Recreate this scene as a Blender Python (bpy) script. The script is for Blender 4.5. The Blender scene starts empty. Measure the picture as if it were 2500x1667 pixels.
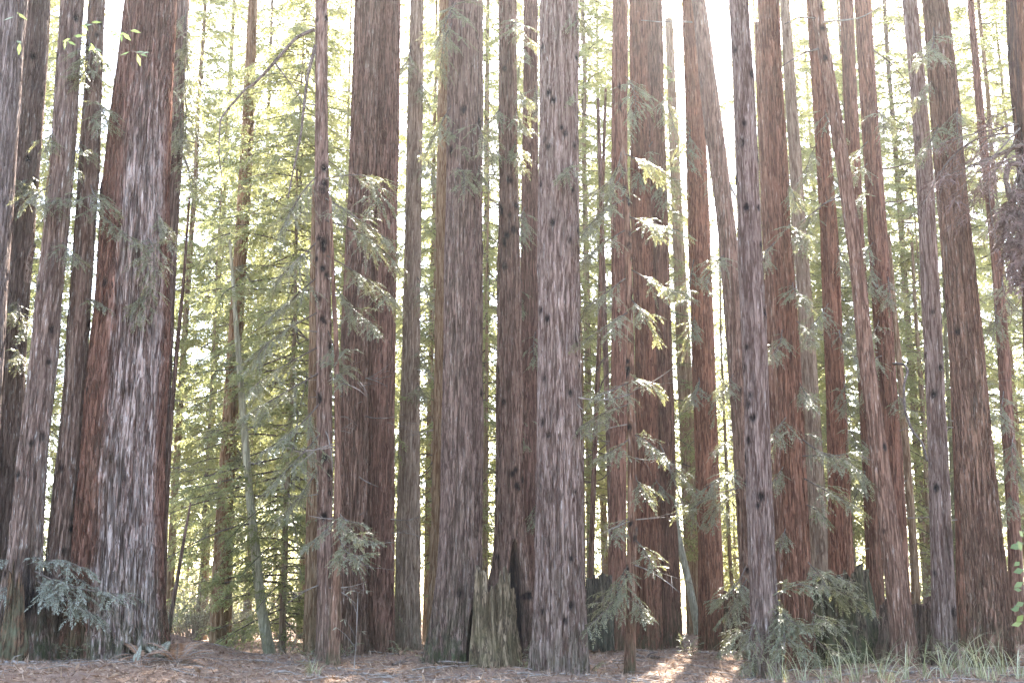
import bpy, math, random
import numpy as np
from mathutils import Vector

SEED = 7
rng = np.random.default_rng(SEED)
random.seed(SEED)
C = bpy.context.scene
COL = C.collection
R = math.radians

# ------------------------------------------------------------------ camera
F = 3042.0                      # focal length in photo pixels (2500 wide)
TILT = R(12.6)
ZC = 1.5
CT, ST = math.cos(TILT), math.sin(TILT)
K = 2500.0 / 2352.0


def at(u, v, Y):
    """world point on the plane y = Y seen at photo pixel (u, v)"""
    a, b = (u - 1250.0) / F, -(v - 833.5) / F
    dy = CT - b * ST
    dz = ST + b * CT
    t = Y / dy
    return np.array([a * t, Y, ZC + dz * t])


def axial(p):
    return p[1] * CT + (p[2] - ZC) * ST


cam = bpy.data.cameras.new('camera')
cam.sensor_width = 36.0
cam.lens = F / 2500.0 * 36.0
cam.clip_start = 0.1
cam.clip_end = 2000
camo = bpy.data.objects.new('camera', cam)
camo.location = (0, 0, ZC)
camo.rotation_euler = (R(90) + TILT, 0, 0)
COL.objects.link(camo)
C.camera = camo


# ------------------------------------------------------------------ objects
def props(o, label=None, cat=None, group=None, kind=None):
    if label:
        o['label'] = label
    if cat:
        o['category'] = cat
    if group:
        o['group'] = group
    if kind:
        o['kind'] = kind
    return o


def thing(name, loc, label, cat, group=None):
    o = bpy.data.objects.new(name, None)
    o.empty_display_size = 0.3
    o.location = tuple(float(c) for c in loc)
    COL.objects.link(o)
    return props(o, label, cat, group)


def mesh_obj(name, verts, faces, mats, parent=None, attr=None, matidx=None, smooth=False):
    """verts (n,3); faces (m,4) or (m,3) int array, or a list of such arrays"""
    me = bpy.data.meshes.new(name)
    verts = np.asarray(verts, dtype=np.float32)
    if not isinstance(faces, list):
        faces = [faces]
    faces = [np.asarray(f, dtype=np.int32) for f in faces if len(f)]
    nl = sum(f.size for f in faces)
    nf = sum(len(f) for f in faces)
    me.vertices.add(len(verts))
    me.vertices.foreach_set('co', verts.ravel())
    me.loops.add(nl)
    me.loops.foreach_set('vertex_index', np.concatenate([f.ravel() for f in faces]))
    me.polygons.add(nf)
    tot = np.concatenate([np.full(len(f), f.shape[1], dtype=np.int32) for f in faces])
    st = np.concatenate([[0], np.cumsum(tot)[:-1]]).astype(np.int32)
    me.polygons.foreach_set('loop_start', st)
    me.polygons.foreach_set('loop_total', tot)
    if matidx is not None:
        me.polygons.foreach_set('material_index', np.asarray(matidx, dtype=np.int32))
    me.polygons.foreach_set('use_smooth', np.full(nf, bool(smooth)))
    if attr is not None:
        a = me.attributes.new('data', 'FLOAT_COLOR', 'POINT')
        a.data.foreach_set('color', np.asarray(attr, dtype=np.float32).ravel())
    me.update(calc_edges=True)
    for m in (mats if isinstance(mats, (list, tuple)) else [mats]):
        me.materials.append(m)
    o = bpy.data.objects.new(name, me)
    COL.objects.link(o)
    if parent is not None:
        o.parent = parent
    return o


def copy_tree(o, parent=None):
    c = o.copy()
    COL.objects.link(c)
    if parent is not None:
        c.parent = parent
    for ch in list(o.children):
        copy_tree(ch, c)
    return c


# ------------------------------------------------------------------ materials
def nodes(mat):
    mat.use_nodes = True
    nt = mat.node_tree
    nt.nodes.clear()
    return nt


class G:
    def __init__(s, name):
        s.m = bpy.data.materials.new(name)
        s.nt = nodes(s.m)

    def n(s, t, **kw):
        x = s.nt.nodes.new(t)
        for k, v in kw.items():
            setattr(x, k, v)
        return x

    def l(s, a, b):
        s.nt.links.new(a, b)

    def noise(s, vec, scale, detail=3, rough=0.55, dist=0.0):
        x = s.n('ShaderNodeTexNoise')
        x.inputs['Scale'].default_value = scale
        x.inputs['Detail'].default_value = detail
        x.inputs['Roughness'].default_value = rough
        x.inputs['Distortion'].default_value = dist
        s.l(vec, x.inputs['Vector'])
        return x.outputs['Fac']

    def ramp(s, fac, a, b, lo=0.0, hi=1.0):
        x = s.n('ShaderNodeMapRange')
        x.interpolation_type = 'SMOOTHSTEP'
        x.inputs['From Min'].default_value = a
        x.inputs['From Max'].default_value = b
        x.inputs['To Min'].default_value = lo
        x.inputs['To Max'].default_value = hi
        s.l(fac, x.inputs['Value'])
        return x.outputs['Result']

    def mix(s, fac, a, b):
        x = s.n('ShaderNodeMix', data_type='RGBA')
        if isinstance(fac, (int, float)):
            x.inputs[0].default_value = fac
        else:
            s.l(fac, x.inputs[0])
        for k, v in ((6, a), (7, b)):
            if isinstance(v, tuple):
                x.inputs[k].default_value = (*v, 1)
            else:
                s.l(v, x.inputs[k])
        return x.outputs[2]

    def math(s, op, a, b):
        x = s.n('ShaderNodeMath', operation=op)
        for k, v in ((0, a), (1, b)):
            if isinstance(v, (int, float)):
                x.inputs[k].default_value = v
            else:
                s.l(v, x.inputs[k])
        return x.outputs[0]

    def coords(s, scale):
        tc = s.n('ShaderNodeTexCoord')
        oi = s.n('ShaderNodeObjectInfo')
        off = s.n('ShaderNodeVectorMath', operation='SCALE')
        off.inputs[0].default_value = (37.0, 61.0, 23.0)
        s.l(oi.outputs['Random'], off.inputs['Scale'])
        add = s.n('ShaderNodeVectorMath', operation='ADD')
        s.l(tc.outputs['Object'], add.inputs[0])
        s.l(off.outputs[0], add.inputs[1])
        mp = s.n('ShaderNodeMapping')
        mp.inputs['Scale'].default_value = scale
        s.l(add.outputs[0], mp.inputs['Vector'])
        return mp.outputs['Vector']

    def bump(s, h, strength, dist):
        b = s.n('ShaderNodeBump')
        b.inputs['Strength'].default_value = strength
        b.inputs['Distance'].default_value = dist
        s.l(h, b.inputs['Height'])
        return b.outputs['Normal']

    def data(s):
        a = s.n('ShaderNodeAttribute', attribute_name='data')
        sep = s.n('ShaderNodeSeparateColor')
        s.l(a.outputs['Color'], sep.inputs[0])
        return sep.outputs[0], sep.outputs[1], sep.outputs[2], a.outputs['Alpha']

    def out(s, col, rough, normal=None, trans=None, tfac=0.5, spec=0.3):
        o = s.n('ShaderNodeOutputMaterial')
        p = s.n('ShaderNodeBsdfPrincipled')
        p.inputs['Roughness'].default_value = rough
        p.inputs['Specular IOR Level'].default_value = spec
        if isinstance(col, tuple):
            p.inputs['Base Color'].default_value = (*col, 1)
        else:
            s.l(col, p.inputs['Base Color'])
        if normal is not None:
            s.l(normal, p.inputs['Normal'])
        if trans is None:
            s.l(p.outputs[0], o.inputs['Surface'])
        else:
            t = s.n('ShaderNodeBsdfTranslucent')
            if isinstance(trans, tuple):
                t.inputs['Color'].default_value = (*trans, 1)
            else:
                s.l(trans, t.inputs['Color'])
            mx = s.n('ShaderNodeMixShader')
            mx.inputs[0].default_value = tfac
            s.l(p.outputs[0], mx.inputs[1])
            s.l(t.outputs[0], mx.inputs[2])
            s.l(mx.outputs[0], o.inputs['Surface'])
        return s.m


def bark_mat(name, inner_shade, outer, fleck, fleck_amt=0.5, moss=(0.075, 0.08, 0.04), fs=8.0):
    """data: r ridge height, g char, b moss, a knot"""
    g = G(name)
    ridge, char, mossf, wea = g.data()
    v = g.coords((1, 1, 0.075))
    v2 = g.coords((1, 1, 0.15))
    n1 = g.noise(v, 24, 5, 0.72)
    n2 = g.noise(v, 3.2, 3, 0.6)
    n3 = g.noise(v2, 17, 5, 0.75, 0.2)

    def furrow(vec, sc, lo, hi):
        q = g.math('ABSOLUTE', g.math('SUBTRACT', g.noise(vec, sc, 3, 0.6, 0.25), 0.5), 0)
        return g.ramp(q, lo, hi, 1.0, 0.0)
    fa = furrow(v, fs, 0.005, 0.055)
    fb = furrow(v, fs * 2.3, 0.004, 0.05)
    mid = tuple(0.5 * p + 0.5 * q for p, q in zip(inner_shade, outer))
    col = g.mix(g.ramp(n1, 0.36, 0.66), mid, outer)
    col = g.mix(g.ramp(n2, 0.35, 0.7, 0, 0.4), col, mid)
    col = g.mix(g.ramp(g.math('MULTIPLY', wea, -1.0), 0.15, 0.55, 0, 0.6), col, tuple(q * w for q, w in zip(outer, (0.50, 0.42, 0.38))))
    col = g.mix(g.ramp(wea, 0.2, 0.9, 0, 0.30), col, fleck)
    fl = g.ramp(g.math('ADD', n3, g.math('MULTIPLY', wea, 0.10)), 0.54, 0.70, 0, fleck_amt)
    col = g.mix(fl, col, fleck)
    col = g.mix(g.ramp(ridge, 0.15, 0.7, 0.45, 0.0), col, inner_shade)  # furrow bottoms: red-brown inner bark with the furrow shade painted into it
    col = g.mix(g.math('MULTIPLY', fa, 0.75), col, inner_shade)
    col = g.mix(g.math('MULTIPLY', fb, 0.5), col, inner_shade)
    oi = g.n('ShaderNodeObjectInfo').outputs['Random']
    hv = g.n('ShaderNodeHueSaturation')
    g.l(g.ramp(oi, 0.0, 1.0, 0.90, 1.18), hv.inputs['Value'])
    g.l(g.ramp(g.math('FRACT', g.math('MULTIPLY', oi, 7.31), 0), 0.0, 1.0, 0.84, 1.10), hv.inputs['Saturation'])
    g.l(col, hv.inputs['Color'])
    col = hv.outputs['Color']
    nm = g.noise(g.coords((1, 1, 0.5)), 6, 4, 0.65)
    mo = g.math('MULTIPLY', mossf, g.ramp(nm, 0.35, 0.6))
    col = g.mix(mo, col, moss)
    nc = g.ramp(g.noise(v2, 5, 4, 0.6), 0.3, 0.6, 0.55, 1.0)
    col = g.mix(g.math('MULTIPLY', char, nc), col, (0.016, 0.012, 0.011))
    h = g.math('SUBTRACT', g.math('ADD', g.math('MULTIPLY', n1, 0.7), g.math('MULTIPLY', g.noise(v2, 34, 4, 0.7), 0.4)), g.math('ADD', g.math('MULTIPLY', fa, 0.5), g.math('MULTIPLY', fb, 0.3)))
    return g.out(col, 0.92, g.bump(h, 1.0, 0.07), spec=0.15)


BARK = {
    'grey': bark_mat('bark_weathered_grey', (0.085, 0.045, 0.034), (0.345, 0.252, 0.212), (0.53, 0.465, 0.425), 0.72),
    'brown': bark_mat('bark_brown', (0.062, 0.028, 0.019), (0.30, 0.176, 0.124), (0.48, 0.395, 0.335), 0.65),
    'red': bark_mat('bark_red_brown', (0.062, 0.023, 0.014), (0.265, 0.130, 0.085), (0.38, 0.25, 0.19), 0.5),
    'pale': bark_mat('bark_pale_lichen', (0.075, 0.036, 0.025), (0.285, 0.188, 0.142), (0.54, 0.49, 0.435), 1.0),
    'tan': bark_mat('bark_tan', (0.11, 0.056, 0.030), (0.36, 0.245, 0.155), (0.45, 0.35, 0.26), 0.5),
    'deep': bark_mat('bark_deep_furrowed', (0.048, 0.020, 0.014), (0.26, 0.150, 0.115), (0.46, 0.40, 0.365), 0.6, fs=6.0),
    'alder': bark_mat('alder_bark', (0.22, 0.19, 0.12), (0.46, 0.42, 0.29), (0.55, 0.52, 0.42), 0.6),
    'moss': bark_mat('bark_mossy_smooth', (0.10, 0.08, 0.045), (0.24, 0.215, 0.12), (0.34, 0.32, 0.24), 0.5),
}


def wood_mat():
    g = G('branch_wood')
    v = g.coords((1, 1, 1))
    n = g.noise(v, 9, 3)
    return g.out(g.mix(g.ramp(n, 0.3, 0.7), (0.06, 0.042, 0.032), (0.15, 0.115, 0.095)), 0.9, spec=0.15)


def deadwood_mat(name, a, b):
    g = G(name)
    n = g.noise(g.coords((1, 1, 0.3)), 7, 4)
    return g.out(g.mix(g.ramp(n, 0.3, 0.7), a, b), 0.9, g.bump(n, 0.5, 0.02), spec=0.15)


def leaf_mat(name, c1, c2, t1, t2, tfac=0.5, rough=0.5, spec=0.35):
    g = G(name)
    r, a, b, _ = g.data()
    col = g.mix(r, c1, c2)
    tr = g.mix(r, t1, t2)
    return g.out(col, rough, None, tr, tfac, spec)


WOOD = wood_mat()
DEAD = deadwood_mat('dead_branch_wood', (0.10, 0.075, 0.06), (0.24, 0.20, 0.17))
DEADP = deadwood_mat('dead_brown_twig', (0.085, 0.05, 0.04), (0.20, 0.13, 0.11))
LEAF_NEAR = leaf_mat('redwood_needles', (0.112, 0.110, 0.062), (0.20, 0.187, 0.110), (0.16, 0.165, 0.06), (0.30, 0.285, 0.12), 0.40, 0.42, 0.5)
LEAF_BLUE = leaf_mat('redwood_sprout_needles', (0.17, 0.165, 0.115), (0.28, 0.27, 0.20), (0.15, 0.16, 0.08), (0.24, 0.24, 0.13), 0.3, 0.45, 0.5)
LEAF_FAR = leaf_mat('backlit_needles', (0.080, 0.095, 0.042), (0.150, 0.150, 0.075), (0.32, 0.33, 0.125), (0.56, 0.54, 0.255), 0.6, 0.5, 0.3)
LEAF_DARK = leaf_mat('hemlock_needles', (0.060, 0.078, 0.036), (0.125, 0.130, 0.062), (0.27, 0.285, 0.10), (0.48, 0.46, 0.20), 0.57, 0.5, 0.35)
LEAF_BROAD = leaf_mat('bay_leaves', (0.07, 0.105, 0.04), (0.12, 0.15, 0.06), (0.12, 0.17, 0.04), (0.20, 0.25, 0.07), 0.45, 0.35, 0.5)
LEAF_BRUSH = leaf_mat('brush_leaves', (0.16, 0.15, 0.10), (0.30, 0.27, 0.20), (0.24, 0.23, 0.12), (0.42, 0.39, 0.25), 0.5, 0.5, 0.4)
LEAF_DEAD = leaf_mat('dead_fern', (0.19, 0.095, 0.055), (0.33, 0.20, 0.125), (0.18, 0.09, 0.045), (0.28, 0.16, 0.09), 0.35, 0.7, 0.2)
LEAF_GRASS = leaf_mat('grass_blades', (0.13, 0.135, 0.06), (0.42, 0.39, 0.26), (0.16, 0.17, 0.06), (0.36, 0.34, 0.18), 0.4, 0.45, 0.4)
LITTER = leaf_mat('dry_needle_litter', (0.14, 0.075, 0.046), (0.33, 0.23, 0.16), (0.15, 0.085, 0.05), (0.25, 0.17, 0.11), 0.2, 0.75, 0.2)


# ------------------------------------------------------------------ ground
GC = []                          # control points (x, y, z)


def prior(y):
    return np.interp(y, [-20, 0, 18, 26, 33, 42, 60, 100, 260], [0, 0, 0.12, 0.28, 0.48, 0.62, 0.7, 0.9, 1.5])


def ground_z(x, y):
    x = np.asarray(x, float)
    y = np.asarray(y, float)
    w = np.full(x.shape, 0.35)
    s = w * prior(y)
    for (cx, cy, cz, sg) in GC:
        k = np.exp(-((x - cx) ** 2 + (y - cy) ** 2) / (2 * sg * sg))
        w = w + 4 * k
        s = s + 4 * k * cz
    z = s / w
    z = z + 0.03 * np.sin(x * 1.7 + 1.3 * np.sin(y * 0.9)) * np.cos(y * 1.3) + 0.02 * np.sin(x * 4.1 + y * 3.3)
    return z


# ------------------------------------------------------------------ trunks
def field(na, nz, ka, kz, seed):
    """noise periodic round the trunk: ka cycles around, kz cycles along the rows"""
    r = np.random.default_rng(seed)
    s = np.fft.rfft2(r.standard_normal((na, nz)))
    fa = np.abs(np.fft.fftfreq(na) * na)[:, None]
    fz = (np.fft.rfftfreq(nz) * nz)[None, :]
    s *= np.exp(-((fa - ka) / (0.45 * ka + 1e-6)) ** 2) * np.exp(-(fz / max(kz, 0.5)) ** 2)
    n = np.fft.irfft2(s, (na, nz))
    return n / (n.std() + 1e-9)


def smooth_path(ts, vals, tq):
    """monotone-ish smooth interpolation: linear interpolation, then box smoothing"""
    v = np.interp(tq, ts, vals)
    return v


def trunk_mesh(pts, Y, base_v, rough, near, extra_top, scar=None, knots=0, char=0.0, moss=0.5, seed=0, lobes=0.20, flare=0.10, burn_h=0.0, weather=None):
    """pts: list of (u, v, w) photo pixels from top to base.  Returns verts, faces, attr in world coords and base point"""
    r = np.random.default_rng(seed + 100)
    P = []
    for (u, v, w) in pts:
        p = at(u, v, Y)
        P.append((p[0], p[2], 0.5 * w * axial(p) / F))
    P.sort(key=lambda q: q[1])
    zs = np.array([q[1] for q in P])
    xs = np.array([q[0] for q in P])
    rs = np.array([q[2] for q in P])
    zb = at(pts[-1][0], base_v, Y)[2]
    ztop_vis = at(1250, -10, Y)[2]
    # linear extrapolation above and below
    sl = (xs[-1] - xs[max(-4, -len(xs))]) / (zs[-1] - zs[max(-4, -len(zs))])
    rsl = min(-0.006, (rs[-1] - rs[0]) / (zs[-1] - zs[0]))
    zmax = zs[-1] + extra_top
    if extra_top > 0:
        xs = np.append(xs, xs[-1] + sl * extra_top)
        rs = np.append(rs, max(0.04, rs[-1] + rsl * extra_top))
        zs = np.append(zs, zmax)
    if zs[0] > zb - 0.6:
        s0 = (xs[1] - xs[0]) / (zs[1] - zs[0])
        xs = np.insert(xs, 0, xs[0] + s0 * (zb - 0.6 - zs[0]))
        rs = np.insert(rs, 0, rs[0])
        zs = np.insert(zs, 0, zb - 0.6)
    rmean = rs[1]
    dz = 0.055 if near else 0.09
    zv = np.arange(zb - 0.5, min(zmax, ztop_vis + 0.3), dz)
    if zmax > zv[-1] + 0.5:
        zv = np.concatenate([zv, np.linspace(zv[-1] + 0.4, zmax, 14)])
    nz = len(zv)
    circ = 2 * math.pi * rmean
    na = int(np.clip(circ / (0.020 if near else 0.035), 20, 320))
    na += na % 2
    cx = np.interp(zv, zs, xs)
    cr = np.interp(zv, zs, rs)
    # smooth the path
    kk = 25
    ker = np.hanning(kk + 2)[1:-1]
    ker /= ker.sum()
    cx = np.convolve(np.pad(cx, kk // 2, mode='reflect', reflect_type='odd'), ker, 'valid')
    cr = np.convolve(np.pad(cr, kk // 2, mode='reflect', reflect_type='odd'), ker, 'valid')
    cr = np.maximum(cr, 0.015)
    cy = Y + 0.05 * rmean * np.cumsum(r.standard_normal(nz)) / math.sqrt(nz)
    th = np.linspace(0, 2 * math.pi, na, endpoint=False)[:, None]
    h = (zv - zb)[None, :]
    length = zv[-1] - zv[0]
    kb = circ / 0.085
    f1 = field(na, nz, max(2.5, kb), length / 2.6, seed + 1)
    f2 = field(na, nz, max(3, kb * 2.2), length / 1.1, seed + 2)
    f3 = field(na, nz, 2.2, length / 5.0, seed + 3)
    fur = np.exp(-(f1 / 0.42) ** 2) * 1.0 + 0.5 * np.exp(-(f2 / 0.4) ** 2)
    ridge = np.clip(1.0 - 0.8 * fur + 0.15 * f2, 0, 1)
    amp = rough * min(0.045, 0.10 * rmean)
    # strips stand out more near the base
    amp = amp * (1 + 0.8 * np.exp(-h / 2.5))
    rad = cr[None, :] + amp * (ridge - 0.75) + 0.02 * rmean * f3
    lob = sum(np.sin(k * th + r.uniform(0, 6.28)) / k for k in (3, 4, 5, 7))
    rad = rad * (1 + (flare + lobes * lob) * np.exp(-np.maximum(h, 0) / (0.55 * max(0.35, rmean * 1.6))) * 0.8)
    charf = np.zeros((na, nz))
    if burn_h > 0:
        edge = burn_h * (0.75 + 0.35 * np.sin(2 * th + seed) + 0.2 * np.sin(5 * th))
        charf = np.maximum(charf, char * np.clip((edge - h) / (0.35 * burn_h) + 0.4 * f2, 0, 1) * np.clip((h - 0.55 - 0.2 * f3) / 0.5 if burn_h < 5 else 1, 0, 1))
    if scar:
        for (a0, hw, hh, depth) in scar:
            da = np.abs((th - a0 + math.pi) % (2 * math.pi) - math.pi)
            prof = hw * np.sqrt(np.clip(1 - np.clip(h, 0, None) / hh, 0, 1))
            ins = np.clip((prof - da) / 0.10, 0, 1)
            rim = np.exp(-((da - prof - 0.09) / 0.12) ** 2) * (h < hh)
            rad = rad * (1 - depth * ins) + 0.05 * rim
            charf = np.maximum(charf, ins)
    knotf = np.zeros((na, nz))
    for _ in range(knots):
        a0 = r.uniform(math.pi, 2 * math.pi)
        z0 = r.uniform(zb + 1.0, ztop_vis)
        s = r.uniform(0.045, 0.08) * (1.25 if rmean > 0.8 else 1)
        da = ((th - a0 + math.pi) % (2 * math.pi) - math.pi) * cr[None, :]
        d2 = (da ** 2 + (0.75 * (zv[None, :] - z0)) ** 2) / s ** 2
        rad = rad + 0.5 * s * np.exp(-d2 / 3.0) - 0.9 * s * np.exp(-d2 * 1.6)
        knotf = np.maximum(knotf, np.exp(-d2 * 1.1))
    mossf = np.clip(moss * (1.3 * np.exp(-np.maximum(h, 0) / 0.9)) + 0.10 * moss * f3, 0, 1)
    charf = np.maximum(charf, np.clip(1.6 * knotf, 0, 1))
    wea = 0.10 * f3
    if weather:
        wa, ww, wz = weather
        da = np.abs((th - wa + math.pi) % (2 * math.pi) - math.pi)
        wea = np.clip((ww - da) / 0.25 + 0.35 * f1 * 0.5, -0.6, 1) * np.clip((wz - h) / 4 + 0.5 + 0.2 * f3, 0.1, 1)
    wea = np.broadcast_to(wea, (na, nz))
    X = cx[None, :] + rad * np.cos(th)
    Yv = cy[None, :] + rad * np.sin(th)
    Z = np.broadcast_to(zv[None, :], (na, nz)) + 0.02 * f1 * amp / (amp.max() + 1e-9)
    V = np.stack([X, Yv, Z], -1).reshape(-1, 3)
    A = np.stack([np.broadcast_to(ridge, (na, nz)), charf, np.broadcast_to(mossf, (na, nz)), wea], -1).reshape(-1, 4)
    i = np.arange(na)[:, None]
    j = np.arange(nz - 1)[None, :]
    i2 = (i + 1) % na
    Fq = np.stack([i * nz + j, i2 * nz + j, i2 * nz + j + 1, i * nz + j + 1], -1).reshape(-1, 4)
    top = len(V)
    V = np.vstack([V, [cx[-1], cy[-1], zv[-1]]])
    A = np.vstack([A, [0.5, 0, 0, 0]])
    ii = np.arange(na)
    Ft = np.stack([ii * nz + nz - 1, ((ii + 1) % na) * nz + nz - 1, np.full(na, top)], -1)
    base = np.array([np.interp(zb, zv, cx), Y, zb])
    info = dict(zv=zv, cx=cx, cr=cr, Y=Y, zb=zb)
    return V, [Fq, Ft], A, base, info


# ------------------------------------------------------------------ foliage
class Fol:
    """collects leaf blades and twig prisms; build() links ONE mesh"""

    def __init__(s, seed):
        s.V, s.Q, s.A, s.M = [], [], [], []
        s.n = 0
        s.jit = 1.0
        s.r = np.random.default_rng(seed)

    def blades(s, p, d, nrm, ln, wd, val, mat=0):
        """p,d,nrm (n,3); ln,wd,val (n,)"""
        side = np.cross(d, nrm)
        side /= np.linalg.norm(side, axis=1, keepdims=True) + 1e-9
        m = p + d * (ln * 0.45)[:, None]
        a = m + side * (wd * 0.5)[:, None]
        b = m - side * (wd * 0.5)[:, None]
        t = p + d * ln[:, None]
        V = np.stack([p, a, t, b], 1).reshape(-1, 3)
        n = len(p)
        Q = s.n + np.arange(4 * n).reshape(n, 4)
        s.V.append(V)
        s.Q.append(Q)
        s.A.append(np.repeat(np.stack([val, val * 0, val * 0, val * 0 + 1], 1), 4, axis=0))
        s.M.append(np.full(n, mat))
        s.n += 4 * n

    def tube(s, pts, rads, mat=1, k=4):
        pts = np.asarray(pts, float)
        rads = np.asarray(rads, float)
        n = len(pts)
        tg = np.gradient(pts, axis=0)
        tg /= np.linalg.norm(tg, axis=1, keepdims=True) + 1e-9
        ref = np.array([0.13, 0.21, 0.97]) if abs(tg[:, 2]).mean() < 0.8 else np.array([0.97, 0.2, 0.1])
        a = np.cross(tg, ref)
        a /= np.linalg.norm(a, axis=1, keepdims=True) + 1e-9
        b = np.cross(tg, a)
        th = np.linspace(0, 2 * math.pi, k, endpoint=False)
        V = pts[:, None, :] + rads[:, None, None] * (np.cos(th)[None, :, None] * a[:, None, :] + np.sin(th)[None, :, None] * b[:, None, :])
        i = np.arange(n - 1)[:, None]
        j = np.arange(k)[None, :]
        j2 = (j + 1) % k
        Q = np.stack([i * k + j, i * k + j2, (i + 1) * k + j2, (i + 1) * k + j], -1).reshape(-1, 4) + s.n
        s.V.append(V.reshape(-1, 3))
        s.Q.append(Q)
        s.A.append(np.tile([[0.5, 0, 0, 1]], (n * k, 1)))
        s.M.append(np.full(len(Q), mat))
        s.n += n * k

    def twig(s, o, d, L, lf, lw, step, droop, fan=0.75, wood=True, tint=0.0):
        J = s.jit
        """a flat needled twig: leaflets in two rows"""
        r = s.r
        n = max(3, int(L / step))
        t = (np.arange(n) + r.uniform(0, 0.5)) / n
        up = np.array([0, 0, 1.0])
        p = o + d * (L * t)[:, None] - up * (droop * L * t ** 2)[:, None]
        tg = d[None, :] - up * (2 * droop * t)[:, None]
        tg /= np.linalg.norm(tg, axis=1, keepdims=True)
        side = np.cross(tg, up)
        side /= np.linalg.norm(side, axis=1, keepdims=True) + 1e-9
        nr = np.cross(side, tg)
        for sg in (1, -1):
            jit = r.normal(0, 0.22 * J, (n, 3))
            ld = tg * (1 - fan * 0.45) + sg * side * fan + jit
            ld[:, 2] -= 0.15
            ld /= np.linalg.norm(ld, axis=1, keepdims=True)
            nn = nr + r.normal(0, 0.45 * J, (n, 3))
            prof = (0.55 + 0.45 * np.sin(math.pi * np.clip(t * 0.8 + 0.2, 0, 1)))
            s.blades(p, ld, nn, lf * prof * r.uniform(0.7, 1.3, n), lw * r.uniform(0.7, 1.3, n), np.clip(r.uniform(0.0, 0.65, n) + 0.35 * t + tint, 0, 1))
        s.blades(p[-1:], tg[-1:], nr[-1:], np.array([lf * 1.2]), np.array([lw]), np.array([0.9]))
        if wood:
            s.tube(np.stack([o, p[n // 2], p[-1]]), [0.006, 0.005, 0.003], 1, 3)

    def bough(s, o, tip, lf=0.075, lw=0.020, step=0.030, ntw=13, spread=0.42, droop=0.18, wr=0.012, wood=True, start=0.15, tint=0.0, second=True):
        r = s.r
        o = np.asarray(o, float)
        tip = np.asarray(tip, float)
        ax = tip - o
        L = np.linalg.norm(ax)
        tt = np.linspace(0, 1, 9)
        up = np.array([0, 0, 1.0])
        bend = r.normal(0, 0.07, 3) * L
        pts = o + ax * tt[:, None] + up * (droop * L * (tt - tt ** 2))[:, None] + bend * np.sin(math.pi * tt)[:, None]
        s.tube(pts, wr * (1 - 0.8 * tt) + 0.003, 1, 4)
        tg = np.gradient(pts, axis=0)
        tg /= np.linalg.norm(tg, axis=1, keepdims=True)
        for i in range(ntw):
            t = start + (1 - start) * (i + r.uniform(0.1, 0.9)) / ntw
            p = np.array([np.interp(t, tt, pts[:, k]) for k in range(3)])
            d = np.array([np.interp(t, tt, tg[:, k]) for k in range(3)])
            side = np.cross(d, up)
            side /= np.linalg.norm(side) + 1e-9
            sg = 1 if r.uniform() < 0.5 else -1
            q = d * r.uniform(0.35, 1.1) + sg * side * r.uniform(0.35, 1.0) + up * r.normal(-0.10, 0.26) + r.normal(0, 0.12, 3)
            q /= np.linalg.norm(q)
            tl = L * spread * (0.45 + 0.55 * (1 - t)) * r.uniform(0.35, 1.35)
            s.twig(p, q, tl, lf, lw, step, r.uniform(0.12, 0.5), wood=wood, tint=tint)
            if second and tl > 0.35:
                for sg2 in (1, -1):
                    t2 = r.uniform(0.3, 0.7)
                    p2 = p + q * tl * t2 - up * 0.25 * tl * t2 ** 2
                    s2 = np.cross(q, up)
                    s2 /= np.linalg.norm(s2) + 1e-9
                    q2 = q * 0.75 + sg2 * s2 * 0.7 - up * 0.1
                    q2 /= np.linalg.norm(q2)
                    s.twig(p2, q2, tl * 0.5, lf, lw, step, r.uniform(0.1, 0.5), wood=False, tint=tint)
        s.twig(pts[-2], tg[-1], L * 0.18 + 0.1, lf, lw, step, 0.3, wood=False, tint=tint)

    def build(s, name, mats, parent=None, origin=None, label=None):
        V = np.concatenate(s.V)
        if origin is not None:
            V = V - np.asarray(origin)[None, :]
        o = mesh_obj(name, V, np.concatenate(s.Q), mats, parent, np.concatenate(s.A), np.concatenate(s.M))
        return o


# ------------------------------------------------------------------ the trunks of the photo
TREES = {}


def S(*rows):                    # rows given in 2500-px photo coordinates
    return list(rows)


# key, name, bark, Y, pts (u, v, w), base_v, label, options
T = []


def tree(key, bark, Y, pts, label, name='redwood_tree', cat='tree', near=True, top=9.0, sg=1.6, group=None, **kw):
    T.append(dict(key=key, bark=bark, Y=Y, pts=pts, label=label, name=name, cat=cat, near=near, top=top, sg=sg, group=group, kw=kw))


tree('A', 'grey', 28.0, S((20, 0, 88), (-12, 430, 94), (-50, 900, 104), (-110, 1600, 150)),
     'grey-brown redwood cut off by the left picture edge, only its upper trunk showing', rough=1.0)
tree('B', 'pale', 29.5, S((92, 0, 58), (64, 430, 58), (42, 640, 62), (22, 900, 72), (8, 1360, 92), (-4, 1605, 120)),
     'leftmost redwood whose base shows, with a broken stub on its upper trunk', rough=0.9, knots=8, moss=0.9, char=1.0, burn_h=2.0)
tree('C', 'pale', 27.5, S((178, 0, 50), (152, 430, 56), (110, 840, 60), (82, 1090, 66), (62, 1360, 80), (48, 1500, 112), (40, 1610, 150)),
     'lichen-flecked redwood with a blackened mossy foot, left of the slimmer one', rough=0.8, knots=14, char=1.0, burn_h=1.9, moss=1.0)
tree('D', 'pale', 28.0, S((237, 0, 40), (216, 430, 46), (187, 850, 50), (171, 1090, 54), (144, 1360, 60), (132, 1480, 66), (126, 1540, 84), (122, 1615, 104)),
     'slim lichen-flecked redwood close beside the thickest trunk, dark at its foot', rough=0.8, knots=12, char=0.9, burn_h=1.5, moss=0.9)
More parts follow.
